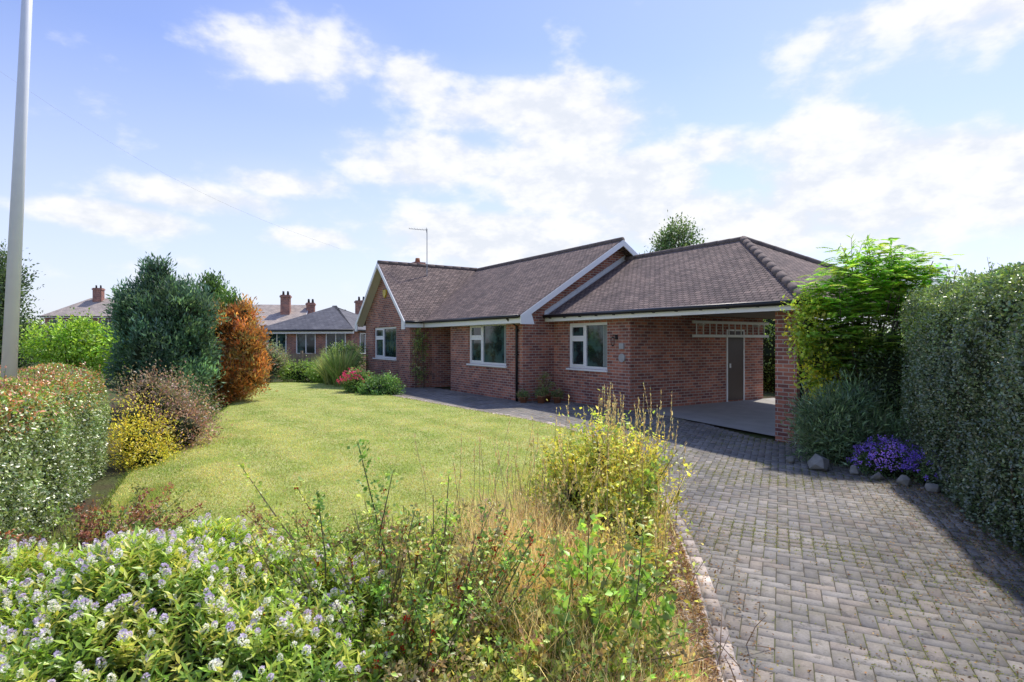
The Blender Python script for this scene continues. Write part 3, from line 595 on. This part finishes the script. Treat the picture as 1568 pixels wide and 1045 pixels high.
shrub('spreading_juniper',[(5.15,8.95,.15,.62,.5,.5,1),(4.9,8.95,.5,.38,.35,.3,.5),(5.5,8.8,.1,.5,.4,.4,.6),(5.3,9.0,.7,.35,.3,.3,.35)],480,44,.12,.11,.018,[(.12,.185,.11),(.16,.23,.13),(.085,.14,.085)],.34,ground=-.2,corek=.45,up=.1,dirup=.5,dark=.4,zmin=-.15,amp=.3)
shrub('green_shrub',[(6.9,8.6,1.9,.8,.7,.7,1)],260,22,.12,.07,.035,[(.13,.21,.06),(.17,.27,.07)],.2,corek=.5)
e=shrub('purple_bellflower',[(5.3,8.1,-.05,.42,.35,.28,1),(5.55,7.6,-.05,.25,.3,.22,.5)],260,18,.05,.03,.022,[(.07,.12,.045),(.10,.17,.06)],.2,ground=-.2)
dots(e,'purple_flowers',5.25,8.05,-.03,.42,.38,.32,170,9,.026,[(.30,.19,.88),(.38,.25,.92),(.42,.25,.82)],cr=.02)
dots(e,'purple_flowers_low',5.5,7.6,-.06,.25,.3,.25,60,9,.026,[(.30,.19,.88),(.38,.25,.92)],cr=.02)
def rock(x,y,z,s,seed):
    bm=bmesh.new(); rr=np.random.default_rng(seed); pts=unit(rr.normal(size=(26,3)))*rr.uniform(.8,1.1,(26,1))*np.array([1.15,.85,.8])
    for p in pts: bm.verts.new(p*s)
    bmesh.ops.convex_hull(bm,input=bm.verts[:])
    for v in [v for v in bm.verts if not v.link_faces]: bm.verts.remove(v)
    me=bpy.data.meshes.new('rock'); bm.to_mesh(me); bm.free(); me.materials.append(STONE); o=bpy.data.objects.new('rock',me); o.location=(x,y,z); o.rotation_euler=(0,0,rr.uniform(0,6)); link(o)
    w=o.modifiers.new('bevel','BEVEL'); w.width=s*.08; w.segments=2
for k,(x,y,s) in enumerate(((4.50,8.45,.19),(4.85,8.15,.11),(5.12,7.55,.10),(5.25,7.2,.09),(4.95,7.85,.09),(4.3,8.9,.08))): rock(x,y,-.17+s*.35,s,k+3)
shrub('tree',[(7.7,27,6.0,.85,.9,1.2,1),(7.1,27,5.2,.8,.8,.9,.8),(8.3,27,4.9,.9,.8,1.0,.8)],420,26,.2,.15,.07,[(.08,.14,.06),(.12,.18,.08)],.2,corek=0,r0=.16,nl=22)
def lw(lx,ly): p=O+LX*lx+LY*ly; return p[0],p[1]
bx,by=lw(4.6,9.4); bx2,by2=lw(8.5,8.6); bx3,by3=lw(1.6,9.6)
shrub('garden_shrub',[(bx,by,.9,1.6,1.2,1.5,1),(bx2,by2,.9,1.3,1.1,1.5,1),(bx3,by3,1.2,1.5,1.3,1.9,1.2)],700,30,.17,.09,.05,[(.14,.22,.05),(.10,.17,.05),(.2,.28,.07)],.25)
def pot(x,y,r,h,plant):
    e=empty('potted_plant',(x,y,0)); b=MB(); b.tube([(0,0,0),(0,0,h*.85),(0,0,h*.85),(0,0,h)],[r*.7,r*.95,r*1.08,r*1.08],16); b.make('pot',TERRA,e,True)
    L=Leaves(); clumps(L,[(0,0,h+plant*.5,r*1.2,r*1.2,plant*.55,1)],40,14,.04,.05,.025,[(.10,.17,.06),(.17,.24,.08),(.2,.16,.1)],.2); L.make('leaves',FOL,e)
    b=MB()
    for k in range(7): b.tube([(0,0,h*.8),(R.normal(0,r*.6),R.normal(0,r*.6),h+plant*R.uniform(.5,1))],[.008,.004],4)
    b.make('stems',WOOD,e)
for lx,ly,r,h,p in ((.35,.55,.16,.2,.55),(.2,-.1,.12,.16,.12),(.75,.65,.12,.17,.15),(.55,.25,.13,.2,.2)): pot(*lw(lx,ly),r,h,p)
def climber():
    e=empty('climbing_plant'); x,y=lw(-6.0,-.45); b=MB()
    for dx,dy in ((-.15,-.15),(.15,-.15),(.15,.15),(-.15,.15)): b.tube([(x+dx,y+dy,0),(x+dx*.5,y+dy*.5,2.0)],.012,5)
    for z in (.5,1,1.5,1.9):
        k=1-.25*z; q=[(x-.15*k,y-.15*k,z),(x+.15*k,y-.15*k,z),(x+.15*k,y+.15*k,z),(x-.15*k,y+.15*k,z)]
        for i in range(4): b.tube([q[i],q[(i+1)%4]],.008,4)
    b.make('obelisk',WOOD,e); L=Leaves(); clumps(L,[(x,y,1.0,.28,.28,1.05,1),(x,y,1.7,.3,.3,.4,.6)],90,12,.07,.07,.045,[(.13,.20,.06),(.19,.27,.09),(.24,.24,.12)],.2); L.make('leaves',FOL,e)
climber()
# ------------------------------------------------------------------ foreground planting
def mound(n,cx,cy,rx,ry,zb,zt,rmax=1.):
    a=R.uniform(0,6.283,n); r=np.sqrt(R.random(n))*rmax; x=cx+rx*r*np.cos(a); y=cy+ry*r*np.sin(a)
    z=zb+(zt-zb)*np.sqrt(np.clip(1-(r*.93)**2,0,1)); z+=.06*np.sin(x*6)+.05*np.sin(y*7+x*3)
    n_=unit(np.stack([np.cos(a)*r*1.0,np.sin(a)*r*1.0,np.full(n,.85)],1)); return np.stack([x,y,z],1),n_
def hebe():
    e=empty('flowering_hebe_shrub'); L=Leaves(); F=Leaves(); ns=2500; P,Nn=mound(ns,-1.9,2.95,1.42,1.1,-.2,.63)
    P-=Nn*np.abs(R.normal(0,.06,ns))[:,None]
    ax=unit(Nn*.5+rdir(ns)*.3+[0,0,.5]); K=15; j=np.repeat(np.arange(ns),K); s=np.tile(np.linspace(0,1,K),ns)
    n=len(j); a=np.tile(np.arange(K)*2.4,ns)+R.random(ns)[j]*6; t1=unit(np.cross(ax[j],rdir(n)*0+[.3,.9,.1])); t2=np.cross(ax[j],t1)
    rad=t1*np.cos(a)[:,None]+t2*np.sin(a)[:,None]
    C=P[j]-ax[j]*(.13*(1-s))[:,None]; D=unit(rad+ax[j]*(.25+.5*s)[:,None]+rdir(n)*.15)
    pal=pick([(.24,.36,.05),(.33,.42,.07),(.17,.28,.05),(.44,.45,.10)],ns)
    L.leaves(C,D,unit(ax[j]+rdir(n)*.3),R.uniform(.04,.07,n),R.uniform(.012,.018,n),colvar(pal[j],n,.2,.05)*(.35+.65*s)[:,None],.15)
    P2,N2=mound(4500,-1.9,2.95,1.34,1.0,-.2,.5); L.leaves(P2,rdir(4500)+[0,0,.4],N2+rdir(4500)*.6,.07,.018,colvar((.12,.20,.04),4500,.25))
    f=np.where(R.random(ns)<.36)[0]; K=54; j=np.repeat(f,K); n=len(j); s=np.tile(np.linspace(0,1,K),len(f)); a=R.uniform(0,6.28,n)
    t1=unit(np.cross(ax[j],[.3,.9,.1])); t2=np.cross(ax[j],t1); rad=t1*np.cos(a)[:,None]+t2*np.sin(a)[:,None]
    sz=R.uniform(.55,1.05,ns)[j]; wv=np.sin(np.clip(s*.75+.25,0,1)*math.pi)**.7
    C=P[j]+ax[j]*((.012+.042*s)*sz)[:,None]+rad*(.012*wv*sz)[:,None]
    mood=R.random(ns)[j]; lav=(s>.25+.85*mood)
    c=np.where(lav[:,None],pick([(.68,.58,.80),(.74,.66,.84),(.58,.48,.72)],n),pick([(.90,.88,.86),(.85,.83,.82),(.92,.91,.86)],n))
    F.leaves(C,unit(rad+ax[j]*.5+rdir(n)*.3),rdir(n)*.6+ax[j],.012*sz,.013*sz,colvar(c,n,.05,.02),.1)
    b=MB()
    for k in range(90):
        p=P[R.integers(ns)]; b.tube([(-1.9+R.normal(0,.15),2.95+R.normal(0,.15),-.2),tuple((np.array([-1.9,2.95,0])+p)/2),tuple(p)],[.012,.008,.003],4,False)
    L.make('leaves',FOL,e); F.make('flower_spikes',PET,e); b.make('stems',WOOD,e); core('inner_foliage',[(-1.9,2.95,-.1,1.25,.95,.55,1)],.85,e)
hebe()
STEM=simple('green_brown_stems',(.17,.15,.08),.8,.2,.3,20)
def twiggy(name,cx,cy,rx,ry,ns,hmin,hmax,LL,LW,pal,extra=(),zb=-.1,lean=.35,lps=26,stemcol=None,hips=0,mat=None):
    e=empty(name); L=Leaves(); b=MB(); F=Leaves()
    specs=[]
    for i in range(ns):
        a=R.uniform(0,6.283); r=math.sqrt(R.random()); x=cx+rx*r*math.cos(a); y=cy+ry*r*math.sin(a); h=R.uniform(hmin,hmax)*(1-.3*r)
        specs.append(((x*.5+cx*.5,y*.5+cy*.5,zb),(x+R.normal(0,.06)+lean*.3*math.cos(a)*r,y+R.normal(0,.06),h),lps))
    for q in extra: specs.append(q)
    for p0,p1,k in specs:
        p0=np.array(p0,float);p1=np.array(p1,float); m_=(p0+p1)/2+np.r_[R.normal(0,.05,2),.06]
        b.tube([p0,m_,p1],[.006,.0045,.0018],4,False)
        t=R.uniform(.25,1,k)[:,None]; C=(1-t)**2*p0+2*t*(1-t)*(m_*2-(p0+p1)/2)+t*t*p1
        sd=rdir(k); sd[:,2]=np.abs(sd[:,2]); C2=C+sd*R.uniform(.01,.09,k)[:,None]
        c0=colvar(pick(pal,1),1,.15)[0]
        for q in range(3):
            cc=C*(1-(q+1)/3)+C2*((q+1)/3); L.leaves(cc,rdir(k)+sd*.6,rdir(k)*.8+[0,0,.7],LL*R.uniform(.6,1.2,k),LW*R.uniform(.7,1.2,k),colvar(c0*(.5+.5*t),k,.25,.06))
        if hips and R.random()<hips: 
            k2=5; cc=C[R.integers(0,k,k2)]; j=np.repeat(np.arange(k2),8); F.leaves(cc[j]+R.normal(0,.006,(len(j),3)),rdir(len(j)),rdir(len(j)),.014,.011,colvar((.45,.05,.03),len(j),.2))
    L.make('leaves',mat or FOL,e); b.make('stems',STEM,e)
    if F.n: F.make('red_hips',PET,e)
    return e
GP=[(.20,.30,.07),(.28,.37,.09),(.15,.23,.06),(.36,.41,.13),(.28,.22,.12)]
twiggy('wild_rose_shrub',-.6,3.15,.85,.6,230,.1,.9,.031,.019,GP,zb=-.15,hips=.25,extra=[
 ((-.7,3.2,.2),(-.83,3.1,1.16),50),((-.6,3.2,.2),(-.64,3.1,1.0),50),((-.9,3.2,.2),(-1.5,3.2,1.0),48),((-.8,3.1,.2),(-1.2,3.2,.9),46),
 ((-.5,3.2,.1),(-.36,3.3,.95),36),((-1,3.1,.1),(-1.05,3.1,.9),40),((-.4,3.0,.1),(-.1,3.2,.8),34)])
twiggy('bramble',.42,3.2,.38,.5,60,.1,.62,.055,.038,[(.20,.31,.07),(.26,.37,.09),(.16,.25,.06)],zb=-.1,lps=12,extra=[((.5,3.0,0),(.66,2.9,.72),18),((.4,3.0,0),(.40,3.0,.74),18),((.8,4.6,.1),(1.25,4.7,.72),16),((.9,4.6,.1),(1.2,4.9,.55),16)])
twiggy('red_leaved_shrub',-2.95,3.4,.28,.35,60,.1,.52,.035,.02,[(.28,.07,.06),(.22,.06,.05),(.2,.14,.07)],zb=-.2,lps=20)
twiggy('low_mixed_weeds',-.1,2.95,1.0,.6,230,-.02,.38,.035,.02,GP+[(.42,.38,.15)],zb=-.15,lps=22)
twiggy('low_mixed_weeds',.25,4.5,.7,.9,110,.1,.45,.03,.016,[(.27,.34,.10),(.40,.39,.16),(.38,.32,.17)],zb=0,lps=20)
twiggy('low_mixed_weeds',-1.6,4.6,1.6,.5,120,.0,.35,.03,.018,GP+[(.26,.15,.08)],zb=-.15,lps=22)
twiggy('low_mixed_weeds',-3.4,4.7,.6,1.0,120,-.1,.4,.035,.02,[(.14,.20,.06),(.20,.27,.08),(.25,.12,.08)],zb=-.25,lps=22)
shrub('golden_euonymus_shrub',[(.74,4.95,.66,.30,.28,.28,1),(1.05,5.15,.42,.30,.30,.34,.8),(.52,4.85,.4,.30,.30,.34,.7),(1.0,4.6,.15,.28,.3,.3,.6),(.75,4.5,.25,.3,.3,.3,.5),(.8,4.1,.1,.25,.3,.25,.4)],400,18,.12,.042,.024,[(.52,.48,.11),(.46,.47,.11),(.56,.50,.18),(.26,.34,.08),(.34,.40,.10)],.24,corek=.3,ground=-.1,dark=.55,amp=.3)
twiggy('golden_euonymus_shoots',.80,4.95,.55,.4,120,.5,1.14,.038,.02,[(.52,.48,.11),(.46,.47,.12),(.34,.39,.09)],zb=.0,lps=22)
def drygrass():
    e=empty('dry_grass'); L=Leaves()
    def g(n,x,y,rx,ry,h,bend,w,pal,hv=(.45,1)):
        th=R.uniform(0,6.283,n); r=np.sqrt(R.random(n)); X=x+rx*r*np.cos(th); Y=y+ry*r*np.sin(th); a=R.uniform(0,6.283,n)
        L.blades(np.stack([X,Y,Gs(X,Y)-.03],1),np.stack([np.cos(a),np.sin(a),0*a],1),h*R.uniform(*hv,n),bend*R.uniform(.1,1,n),w,colvar(pick(pal,n),n,.22))
    straw=[(.56,.47,.31),(.64,.56,.39),(.47,.37,.24),(.42,.30,.20)]
    g(5600,.25,3.9,.55,1.1,.60,.32,.005,straw); g(3200,.5,3.1,.38,.7,.46,.3,.005,straw); g(2300,.0,5.0,.5,.7,.55,.3,.005,straw+[(.28,.36,.11)])
    g(2600,.7,3.3,.35,1.2,.26,.22,.006,straw); g(2500,-.3,3.4,.9,.9,.4,.25,.005,[(.28,.36,.1),(.40,.42,.17),(.5,.42,.24)]); g(700,.95,4.9,.35,.35,1.05,.35,.005,straw+[(.3,.38,.12)])
    g(3000,-2.0,4.7,2.0,.4,.28,.2,.006,[(.22,.32,.08),(.33,.37,.13),(.45,.4,.2)]); g(3500,.6,6.6,.7,1.8,.26,.2,.006,[(.30,.36,.1),(.45,.42,.2),(.55,.47,.26)])
    g(1500,1.1,8.5,.5,1.2,.20,.15,.007,[(.25,.33,.09),(.44,.4,.18)]); g(2500,-4.3,6.0,.35,1.2,.22,.15,.006,[(.2,.28,.08),(.3,.3,.12)])
    L.make('blades',DRY,e)
    b=MB(); S=Leaves()
    for i in range(170):
        if i<85: x=R.normal(1.0,.2); y=5.2+R.normal(0,.25); h=R.uniform(.8,1.28)
        elif i<135: x=R.normal(.1,.35); y=4.6+R.normal(0,.4); h=R.uniform(.55,1.0)
        else: x=R.normal(.3,.35); y=3.7+R.normal(0,.4); h=R.uniform(.45,.75)
        p0=np.array([x,y,0.]); p1=np.array([x+R.normal(0,.12),y+R.normal(0,.1),h]); m_=(p0+p1)/2+np.r_[R.normal(0,.02,2),.02]
        b.tube([p0,m_,p1],[.0028,.0022,.0012],4,False); k=26; t=R.uniform(.80,1.03,k)[:,None]; c=p0*(1-t)+p1*t
        S.leaves(c,unit((p1-p0)+rdir(k)*.35),rdir(k),.028,.006,colvar(pick([(.5,.42,.26),(.42,.32,.2),(.55,.48,.33)],k),k,.15))
    b.make('stalks',simple('straw_stalk',(.45,.36,.2),.8,.2),e); S.make('seed_heads',DRY,e)
    b=MB()
    for i in range(300):
        x=R.normal(.45,.35); y=R.uniform(2.7,5.2); z=float(Gs(x,y)); d=rdir(1)[0]; d[2]=abs(d[2])*.8; l=R.uniform(.1,.45)
        b.tube([(x,y,z),(x+d[0]*l*.5,y+d[1]*l*.5,z+d[2]*l*.6),(x+d[0]*l,y+d[1]*l,z+d[2]*l)],[.004,.003,.0015],4,False)
    b.make('dead_twigs',simple('dead_twig',(.28,.2,.14),.9,.1),e)
drygrass()
def litter():
    e=empty('leaf_litter'); L=Leaves(); n=30000; X=R.normal(.25,.55,n); Y=R.uniform(2.5,6.5,n); k=(X<np.interp(Y,[2.2,3.2,4.05,5.35,6.9],[.9,.98,1.2,1.42,1.6])); X=X[k];Y=Y[k];n=len(X)
    D=rdir(n); D[:,2]=np.abs(D[:,2])*.4; s=R.uniform(.5,1.3,n)
    L.leaves(np.c_[X,Y,Gs(X,Y)-.02+R.uniform(0,.05,n)],D,rdir(n)*.7+[0,0,1],.035*s,.015*s,colvar(pick([(.38,.28,.18),(.46,.36,.23),(.22,.15,.10),(.28,.27,.12),(.15,.21,.06)],n),n,.25)); L.make('dead_leaves',DRY,e)
litter()
# ------------------------------------------------------------------ background houses
ROOF2=brickmat('slate_roof',(.17,.17,.185),(.12,.12,.135),(.05,.05,.05),.3,.2,.01,.7,.4)
ROOF3=brickmat('pale_tile_roof',(.50,.43,.37),(.42,.36,.31),(.25,.22,.2),.3,.25,.01,.8,.4)
def bghouse(name,x,y,rot,w,d,he,hr,roof,chim,hip=True,wins=4,z0=0,storeys=1):
    e=empty(name,(x,y,z0),rot); W=MB();Rf=MB();Wh=MB();Gl=MB();Ch=MB();Gu=MB()
    W.box(-w/2,w/2,-d/2,d/2,-.5,he)
    o=.4
    a=(-w/2-o,-d/2-o,he);b=(w/2+o,-d/2-o,he);c=(w/2+o,d/2+o,he);f=(-w/2-o,d/2+o,he)
    if hip: r0=(-w/2+d/2,0,hr); r1=(w/2-d/2,0,hr)
    else:
        r0=(-w/2-o,0,hr); r1=(w/2+o,0,hr); k=(hr-he)*(d/2)/(d/2+o)
        W.prism([(w/2-.01,-d/2,he),(w/2-.01,d/2,he),(w/2-.01,0,he+k)],(-.05,0,0)); W.prism([(-w/2+.01,-d/2,he),(-w/2+.01,d/2,he),(-w/2+.01,0,he+k)],(.05,0,0))
        for xx in (w/2+o,-w/2-o-.04):
            for yy in (-1,1): Wh.prism([(xx,yy*(d/2+o),he),(xx,0,hr),(xx,0,hr-.25),(xx,yy*(d/2+o),he-.25)],(.04,0,0))
    Rf.slab([a,b,r1,r0],.1); Rf.slab([c,f,r0,r1],.1)
    if hip: Rf.slab([b,c,r1],.1); Rf.slab([f,a,r0],.1)
    Wh.box(-w/2-o,w/2+o,-d/2-o-.03,-d/2-o,he-.25,he-.06); Gu.tube([(-w/2-o,-d/2-o-.1,he-.05),(w/2+o,-d/2-o-.1,he-.05)],.07,6)
    for s in range(storeys):
        zz=.95+s*2.6
        for i in range(wins):
            cx=-w/2+w*(i+.5)/wins; hw=w/wins*.3
            Gl.box(cx-hw,cx+hw,-d/2-.02,-d/2-.004,zz,zz+1.2)
            for (x0,x1,z1,z2) in ((cx-hw-.06,cx-hw,zz-.06,zz+1.26),(cx+hw,cx+hw+.06,zz-.06,zz+1.26),(cx-hw,cx+hw,zz-.06,zz),(cx-hw,cx+hw,zz+1.2,zz+1.26),(cx-.03,cx+.03,zz,zz+1.2)): Wh.box(x0,x1,-d/2-.05,-d/2-.021,z1,z2)
        for i in range(2):
            cy=-d/2+d*(i+.5)/2; Gl.box(w/2+.004,w/2+.02,cy-.6,cy+.6,zz,zz+1.2)
            for (y0,y1,z1,z2) in ((cy-.66,cy-.6,zz-.06,zz+1.26),(cy+.6,cy+.66,zz-.06,zz+1.26),(cy-.6,cy+.6,zz-.06,zz),(cy-.6,cy+.6,zz+1.2,zz+1.26),(cy-.03,cy+.03,zz,zz+1.2)): Wh.box(w/2+.021,w/2+.05,y0,y1,z1,z2)
    for (cx,cy,cw,z1) in chim:
        Ch.box(cx-cw/2,cx+cw/2,cy-cw*.4,cy+cw*.4,he,z1); Ch.box(cx-cw/2-.08,cx+cw/2+.08,cy-cw*.4-.08,cy+cw*.4+.08,z1-.3,z1-.1)
        for q in (-.25,.25): Gu.tube([(cx+cw*q,cy,z1),(cx+cw*q,cy,z1+.45)],[.14,.11],8)
    W.make('walls',BRICK,e);Rf.make('roof',roof,e);Wh.make('window_frames_and_fascia',WHITE,e);Gl.make('glass',GLASS,e);Gu.make('gutter_and_chimney_pots',BLACK,e,True)
    if chim: Ch.make('chimneys',BRICK,e)
bghouse('neighbour_bungalow',-12.0,39,math.radians(-14),6.2,6.5,2.4,4.1,ROOF2,[],hip=True,wins=3)
bghouse('detached_house',-29,68,math.radians(10),9,9,3.4,6.0,ROOF3,[(2.6,-2,1.0,7.0),(5.2,-1,.9,6.2)],hip=False,wins=4)
bghouse('semi_detached_house',-61.5,88,math.radians(12),13,8,5.3,8.2,ROOF3,[(-1.2,-.5,1.2,9.7)],hip=True,wins=4,storeys=2)
bghouse('neighbour_house',-19.5,66,math.radians(-10),6,7,3.3,5.3,ROOF2,[(2.4,0,1.1,6.3)],hip=True,wins=3)
e=empty('timber_fence'); b=MB()
for i in range(26):
    x=-11.6+i*.14; b.box(x,x+.125,26.6+.002*(i%2),26.62+.002*(i%2),.0,1.12+.01*(i%3))
b.box(-11.6,-7.95,26.63,26.67,.25,.33); b.box(-11.6,-7.95,26.63,26.67,.85,.93)
for x in (-11.6,-9.8,-8.0): b.box(x,x+.1,26.675,26.775,0,1.25)
b.make('boards_and_posts',simple('weathered_wood',(.28,.22,.16),.9,.1,.3,6),e)
e=empty('distant_trees'); L=Leaves(); el=[]
for i in range(46):
    x=-120+i*2.6+R.normal(0,1); el.append((x,105+R.normal(0,6),1.6,3.2,2.5,R.uniform(2.2,4.2),1))
clumps(L,el,2600,22,.7,.6,.35,[(.08,.13,.07),(.12,.18,.08),(.16,.21,.1)],.2); L.make('leaves',FOL,e); core('inner_foliage',el,.75,e)
b=MB(); P=[]
for i in range(13):
    t=i/12; P.append((-19+t*11,18+t*9,12.2-6.2*t-.9*math.sin(t*math.pi)))
e=empty('overhead_cable'); b.tube(P,.0028,4); b.make('cable',simple('cable_grey',(.4,.4,.43),.6,.3),e)
# ------------------------------------------------------------------ sun and sky
EL=math.radians(57); sv=np.array([.62,.78]); sv/=np.linalg.norm(sv)
S=Vector((sv[0]*math.cos(EL),sv[1]*math.cos(EL),math.sin(EL)))
sd=bpy.data.lights.new('sun','SUN'); sd.energy=4.2; sd.angle=math.radians(2.0); sd.color=(1,.94,.84)
so=bpy.data.objects.new('sun',sd); so.rotation_euler=S.to_track_quat('Z','Y').to_euler(); so.location=(20,10,30); link(so)
w=bpy.data.worlds.new('World'); scene.world=w; w.use_nodes=True; nt=w.node_tree; nt.nodes.clear()
out=N(nt,'ShaderNodeOutputWorld'); bg=N(nt,'ShaderNodeBackground'); bg.inputs[1].default_value=.15; nt.links.new(bg.outputs[0],out.inputs[0])
sk=N(nt,'ShaderNodeTexSky',sky_type='NISHITA'); sk.sun_disc=False; sk.sun_elevation=EL; sk.sun_rotation=math.atan2(sv[0],sv[1]); sk.air_density=1.0; sk.dust_density=.3; sk.ozone_density=2.5
tc=N(nt,'ShaderNodeTexCoord').outputs['Generated']
sep=N(nt,'ShaderNodeSeparateXYZ'); nt.links.new(tc,sep.inputs[0]); Z=sep.outputs[2]
mp=N(nt,'ShaderNodeMapping'); mp.inputs['Scale'].default_value=(1,1,1.8); mp.inputs['Location'].default_value=(3.3,1.2,.4); nt.links.new(tc,mp.inputs[0])
def math2(op,a,b):
    n=N(nt,'ShaderNodeMath',operation=op)
    for i,x in enumerate((a,b)):
        if hasattr(x,'is_linked'): nt.links.new(x,n.inputs[i])
        else: n.inputs[i].default_value=x
    return n.outputs[0]
def vmath(op,a,b):
    n=N(nt,'ShaderNodeVectorMath',operation=op)
    for i,x in enumerate((a,b)):
        if x is None: continue
        if hasattr(x,'is_linked'): nt.links.new(x,n.inputs[i])
        else: n.inputs[i].default_value=x
    return n
nz=noise(nt,mp.outputs[0],7.5,7,.54)
blobs=[(-19.6,25.0,.14,.06,1),(-9.3,23.6,.10,.045,.9),(-1.6,22.0,.17,.06,1),(5.0,20.0,.16,.085,1.15),(-6.7,17.0,.19,.055,1.05),(7.0,15.0,.23,.08,1.15),(1,10.5,.42,.06,.95),
 (27.8,17,.14,.05,1.15),(35.5,12.5,.28,.10,1.15),(19.5,11.0,.27,.065,1.1),(38,23,.28,.08,.75),(-21.8,14.3,.11,.035,1),(-27.2,12.2,.15,.032,1),(-33.9,10.0,.13,.026,1),(-18.4,9.6,.11,.025,.9),(21,17.5,.14,.04,.7)]
tot=None
for az,el_,rh,rv,am in blobs:
    a=math.radians(az);e_=math.radians(el_); c=(math.sin(a)*math.cos(e_),math.cos(a)*math.cos(e_),math.sin(e_))
    q=vmath('SUBTRACT',tc,c).outputs[0]; q=vmath('MULTIPLY',q,(1/rh,1/rh,1/rv)).outputs[0]; q=vmath('LENGTH',q,None).outputs['Value']
    q=mrange(nt,q,0,1.45,am,0); tot=q if tot is None else math2('MAXIMUM',tot,q)
dens=math2('ADD',math2('MULTIPLY',tot,.42),nz)
mask=mrange(nt,dens,.58,.82)
puff=noise(nt,mp.outputs[0],15,4,.6)
ccol=mixc(nt,mrange(nt,puff,.36,.62),(5.6,5.85,6.3),(6.9,6.9,6.95))
base=mixc(nt,1,sk.outputs[0],(1.50,1.30,1.48),'MULTIPLY')
haze=mixc(nt,mrange(nt,Z,-.02,.42,.92,0,False),base,(5.1,5.6,6.5))
haze=mixc(nt,math2('MULTIPLY',tot,.28),haze,(5.3,5.8,6.7))
fin=mixc(nt,math2('MULTIPLY',mask,.92),haze,ccol)
nt.links.new(fin,bg.inputs[0])
# ------------------------------------------------------------------ camera
cd=bpy.data.cameras.new('camera'); cd.lens=20.27; cd.sensor_width=36; cd.clip_start=.05; cd.clip_end=2000
co=bpy.data.objects.new('camera',cd); co.location=(0,0,1.7); co.rotation_euler=(math.radians(90),0,0); link(co); scene.camera=co
